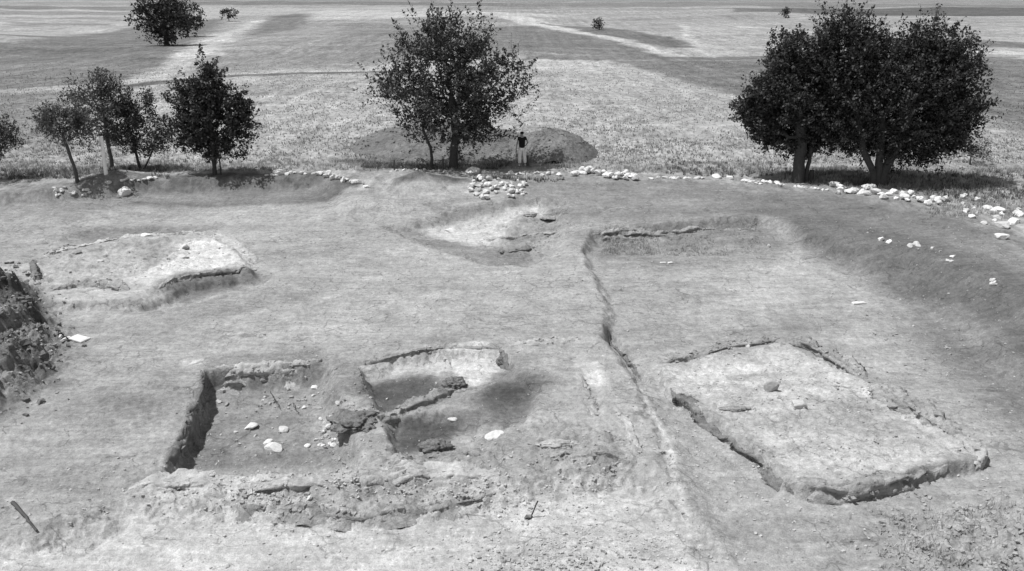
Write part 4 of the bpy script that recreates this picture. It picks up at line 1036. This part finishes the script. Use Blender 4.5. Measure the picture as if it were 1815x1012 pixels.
# ------------------------------------------------------------------ person
def skin_mesh(name, verts, edges, rads, mat, root=0, sub=2):
    me = bpy.data.meshes.new(name); me.from_pydata(verts, edges, [])
    o = bpy.data.objects.new(name+'_tmp', me); COL.objects.link(o)
    o.modifiers.new('s', 'SKIN')
    for i, r in enumerate(rads):
        sv = me.skin_vertices[0].data[i]; sv.radius = r if isinstance(r, tuple) else (r, r); sv.use_root = (i == root)
    m = o.modifiers.new('d', 'SUBSURF'); m.levels = sub; m.render_levels = sub
    dg = bpy.context.evaluated_depsgraph_get(); ev = o.evaluated_get(dg)
    nm = bpy.data.meshes.new_from_object(ev); nm.name = name
    bpy.data.objects.remove(o)
    nm.materials.clear(); nm.materials.append(mat)
    nm.polygons.foreach_set('use_smooth', [True]*len(nm.polygons)); return nm
def person(px, py):
    p = at(px, py); root = empty('person', p); root.rotation_euler = (0, 0, R(12))
    tag(root, 'standing person in a dark shirt and white trousers seen from behind', 'person')
    # back to the camera (-Y), facing +Y; weight on the left leg, right hand on the hip
    v = [(0,0,0.95),(0,0,1.12),(0,0.0,1.30),(0,0,1.42),(0,0.01,1.50),(0,0.03,1.58),(0,0.03,1.69),
         (-0.09,0,0.90),(-0.11,0.01,0.50),(-0.12,-0.01,0.09),(-0.13,0.14,0.04),
         (0.10,0,0.90),(0.15,0.06,0.50),(0.17,-0.01,0.09),(0.19,0.14,0.04),
         (-0.17,0,1.42),(-0.24,0.0,1.16),(-0.27,0.05,0.92),(-0.27,0.07,0.84),
         (0.17,0,1.42),(0.30,-0.02,1.18),(0.22,0.06,1.02),(0.17,0.08,1.00)]
    e = [(0,1),(1,2),(2,3),(3,4),(4,5),(5,6),(0,7),(7,8),(8,9),(9,10),(0,11),(11,12),(12,13),(13,14),(3,15),(15,16),(16,17),(17,18),(3,19),(19,20),(20,21),(21,22)]
    r = [(.13,.09),(.12,.085),(.14,.095),(.10,.075),.055,(.085,.10),(.075,.085),.085,.058,.04,.04,.085,.058,.04,.04,.05,.04,.03,.03,.05,.04,.03,.03]
    link('body', skin_mesh('body', v, e, r, M['skin']), root)
    # five fingers for each hand
    for sx, hx, hy, hz, dn in ((-1, -0.27, 0.07, 0.84, (0, 0.02, -1)), (1, 0.17, 0.08, 1.00, (-1, -0.1, -0.3))):
        fv = []; fe = []; fr = []
        d = Vector(dn).normalized()
        side = Vector((0, 1, 0)) if sx < 0 else Vector((0, 0.3, 1)).normalized()
        fv.append(tuple(Vector((hx, hy, hz))-d*0.03)); fr.append(0.022)
        for i in range(5):
            o_ = (i-2)*0.019; L = [0.055, 0.085, 0.09, 0.083, 0.065][i]
            a = Vector((hx, hy, hz))+side*o_+d*0.02; b = a+d*L*0.55+side*(0.02 if i == 0 else 0); c = b+d*L*0.45+Vector((0.015*sx*-1, 0, 0))
            k = len(fv); fv += [tuple(a), tuple(b), tuple(c)]; fr += [.010, .009, .008]; fe += [(0, k), (k, k+1), (k+1, k+2)]
        link('hand', skin_mesh('hand', fv, fe, fr, M['skin'], sub=1), root)
    sv = [(0,0,0.84),(0,0,1.12),(0,0,1.30),(0,0,1.44),(-0.165,0,1.43),(-0.20,0,1.28),(0.17,0,1.43),(0.235,-0.01,1.28),(0,0.0,1.49)]
    se = [(0,1),(1,2),(2,3),(3,4),(4,5),(3,6),(6,7),(3,8)]
    link('shirt', skin_mesh('shirt', sv, se, [(.18,.13),(.165,.12),(.18,.125),(.12,.10),.062,.05,.062,.05,.065], M['shirt']), root)
    tv = [(0,0,0.93),(-0.09,0,0.86),(-0.11,0.01,0.50),(-0.12,-0.01,0.12),(0.10,0,0.86),(0.15,0.06,0.50),(0.17,-0.01,0.12)]
    te = [(0,1),(1,2),(2,3),(0,4),(4,5),(5,6)]
    link('trousers', skin_mesh('trousers', tv, te, [(.15,.11),.115,.095,.08,.115,.095,.08], M['trouser']), root)
    link('hair', skin_mesh('hair', [(0,0.0,1.58),(0,0.01,1.67),(0,0.02,1.73)], [(0,1),(1,2)], [(.090,.085),(.105,.11),(.085,.095)], M['hair']), root)
    for sx, x in ((-1, -0.125), (1, 0.18)):
        s = link('shoe', skin_mesh('shoe', [(x,-0.05,0.045),(x,0.06,0.045),(x+0.005*sx,0.17,0.035)], [(0,1),(1,2)], [.048,.05,.035], M['cloth'], sub=1), root)
    return root
person(925, 294)

# ------------------------------------------------------------------ ground cover
def blades(name, label, cat, spots, n, hr, mat, wid=0.012, per=5, seed=0, lean=0.5):
    g = np.random.default_rng(seed)
    pts = []
    tot = sum(s[4] for s in spots)
    for (x0, y0, x1, y1, wgt) in spots:
        k = int(n*wgt/tot); px = g.uniform(x0, x1, k); py = g.uniform(y0, y1, k)
        A = (px-CX)/F; Bb = (py-CY)/F; dy = cP-Bb*sP; dz = -sP-Bb*cP
        z0 = 0.0 if y1 < 345 else (-0.7 if y1 < 470 else -0.7)
        t = (z0-CAMH)/dz; X = A*t; Y = dy*t
        keep = fbm(X, Y, 0.5, 3, seed)+0.5 > g.random(k)*0.8
        pts.append(np.stack([X[keep], Y[keep]], 1))
    p = np.concatenate(pts); K = len(p)
    X = np.repeat(p[:, 0], per)+g.normal(size=K*per)*0.05; Y = np.repeat(p[:, 1], per)+g.normal(size=K*per)*0.05
    Z = H(X, Y)-0.01; n2 = len(X)
    h = g.uniform(hr[0], hr[1], n2); a = g.uniform(0, 6.28, n2); l = g.uniform(0.1, lean, n2)*h
    w = wid*g.uniform(.6, 1.5, n2)
    dx = np.cos(a); dy = np.sin(a)
    b0 = np.stack([X-dy*w, Y+dx*w, Z], 1); b1 = np.stack([X+dy*w, Y-dx*w, Z], 1); tp = np.stack([X+dx*l, Y+dy*l, Z+h], 1)
    V = np.stack([b0, b1, tp], 1).reshape(-1, 3); Fc = np.arange(n2*3).reshape(-1, 3)
    o = link(name, mesh_np(name, V, Fc, mat, smooth=False)); tag(o, label, cat, kind='stuff'); return o
blades('dry_grass', 'pale dry grass and stubble around the dig edge and trees', 'grass',
       [(-60,285,200,318,2),(180,285,680,305,3),(640,286,900,299,2),(960,292,1010,302,.6),(1000,286,1420,308,3),(1380,296,1500,322,2),(1480,300,1860,334,4),(1640,345,1860,420,2.0),(-60,230,1860,300,6),],
       17000, (0.05, 0.19), M['grass'], 0.013, 6, seed=3, lean=0.9)
blades('stubble', 'scattered tufts of stubble and weeds over the far fields', 'stubble', [(-150,105,1960,290,9),(-150,60,1960,110,1)], 70000, (0.05, 0.15), M['stub'], 0.028, 2, seed=13, lean=1.0)
blades('dark_weeds', 'low dark weeds along the fence line and rough mound', 'weeds',
       [(-60,300,300,318,1),(640,292,900,300,1),(840,318,1000,325,.2),(1380,305,1600,328,1.2),(1600,330,1860,390,1.0),(1180,285,1420,312,.5)],
       3600, (0.06, 0.26), M['weed'], 0.018, 7, seed=5, lean=1.0)
def gravel(name, label, spots, n, sr, mat, seed, cat='gravel'):
    g = np.random.default_rng(seed); pts = []
    tot = sum(s[4] for s in spots)
    for (x0, y0, x1, y1, wgt) in spots:
        k = int(n*wgt/tot)
        px = (x0+x1)/2+g.normal(size=k)*(x1-x0)*0.30; py = (y0+y1)/2+np.clip(g.normal(size=k), -2.2, 2.6)*(y1-y0)*0.30
        A = (px-CX)/F; Bb = (py-CY)/F; dy = cP-Bb*sP; dz = -sP-Bb*cP; t = (-0.8-CAMH)/dz
        pts.append(np.stack([A*t, dy*t], 1))
    p = np.concatenate(pts)
    p = p[fbm(p[:, 0], p[:, 1], 0.9, 3, seed)+0.45 > g.random(len(p))*0.8]; K = len(p)
    z = H(p[:, 0], p[:, 1])
    S = sr[0]+(sr[1]-sr[0])*g.random(K)**4; S = S*2
    V, Fc = chunks(np.stack([p[:, 0], p[:, 1], z+S*0.1], 1), S, g, 0.7)
    o = link(name, mesh_np(name, V, Fc, mat, smooth=False)); tag(o, label, cat, kind='stuff')
blades('short_weeds', 'short dark dry weeds on the rough mound at the left edge', 'weeds', [(-60,495,70,560,1.6),(-60,600,80,690,.8),(60,620,100,660,.2)], 380, (0.03, 0.09), M['weed'], 0.012, 7, seed=8, lean=1.4)
blades('grass_tufts', 'pale and dark grass tufts on the section behind the right-hand excavation', 'grass', [(1068,406,1172,436,1.3),(1180,404,1345,438,0.9),(1560,880,1860,1010,.6)], 1500, (0.04, 0.14), M['grass'], 0.01, 7, seed=9, lean=1.2)
gravel('gravel', 'loose pale gravel crumbs strewn over the dug soil', [(-100,360,1900,600,3),(-100,600,1900,1040,4),(230,840,1000,900,1.2),(1150,600,1750,870,0.8),(870,900,1250,1012,0.8)], 22000, (0.006, 0.032), M['pebble'], 5)
gravel('earth_clods', 'broken earth clods on the rough mounds and slopes', [(-60,500,100,700,2.2),(1560,880,1860,1030,2.6),(1500,420,1860,700,0.6),(560,690,670,770,.4),(860,400,1000,445,.35),(80,425,440,500,.5),(570,740,620,800,.25),(380,660,570,700,.3),(1380,600,1700,790,.4),(930,770,1130,840,.4),(870,960,1100,1012,.8),(300,855,880,900,1)], 8000, (0.010, 0.050), M['clod'], 6, 'soil')

gravel('spoil_clods', 'coarse dark clods on the rough mound at the left edge', [(-60,500,95,690,1)], 900, (0.02, 0.11), M['mound'], 16, 'soil')

# ------------------------------------------------------------------ light, sky, camera
SUN_AZ = R(-93); SUN_EL = R(66)     # azimuth from +Y towards +X
sd = Vector((math.sin(SUN_AZ)*math.cos(SUN_EL), math.cos(SUN_AZ)*math.cos(SUN_EL), math.sin(SUN_EL)))
sun = bpy.data.lights.new('sun', 'SUN'); sun.energy = 3.6; sun.angle = R(0.5); sun.color = (1, 1, 1)
so = bpy.data.objects.new('sun', sun); COL.objects.link(so); so.rotation_euler = sd.to_track_quat('Z', 'Y').to_euler(); so.location = (0, 0, 60)
w = bpy.data.worlds.new('World'); scene.world = w; w.use_nodes = True
nt = w.node_tree; bg = nt.nodes['Background']
sky = nt.nodes.new('ShaderNodeTexSky'); sky.sky_type = 'NISHITA'; sky.sun_disc = False
sky.sun_elevation = SUN_EL; sky.sun_rotation = SUN_AZ
bw = nt.nodes.new('ShaderNodeRGBToBW')      # black and white film
nt.links.new(sky.outputs[0], bw.inputs[0]); nt.links.new(bw.outputs[0], bg.inputs['Color']); bg.inputs['Strength'].default_value = 0.105
cam = bpy.data.cameras.new('camera'); co = bpy.data.objects.new('camera', cam); COL.objects.link(co)
co.location = (0, 0, CAMH); co.rotation_euler = (math.pi/2-PITCH, 0, 0)
cam.lens = F/1815*36; cam.sensor_width = 36; cam.clip_end = 6000; cam.clip_start = 0.1
scene.camera = co
scene.view_settings.view_transform = 'Standard'; scene.view_settings.look = 'None'
scene.view_settings.exposure = 0.36; scene.view_settings.gamma = 1
scene.render.resolution_x = 1024; scene.render.resolution_y = 571
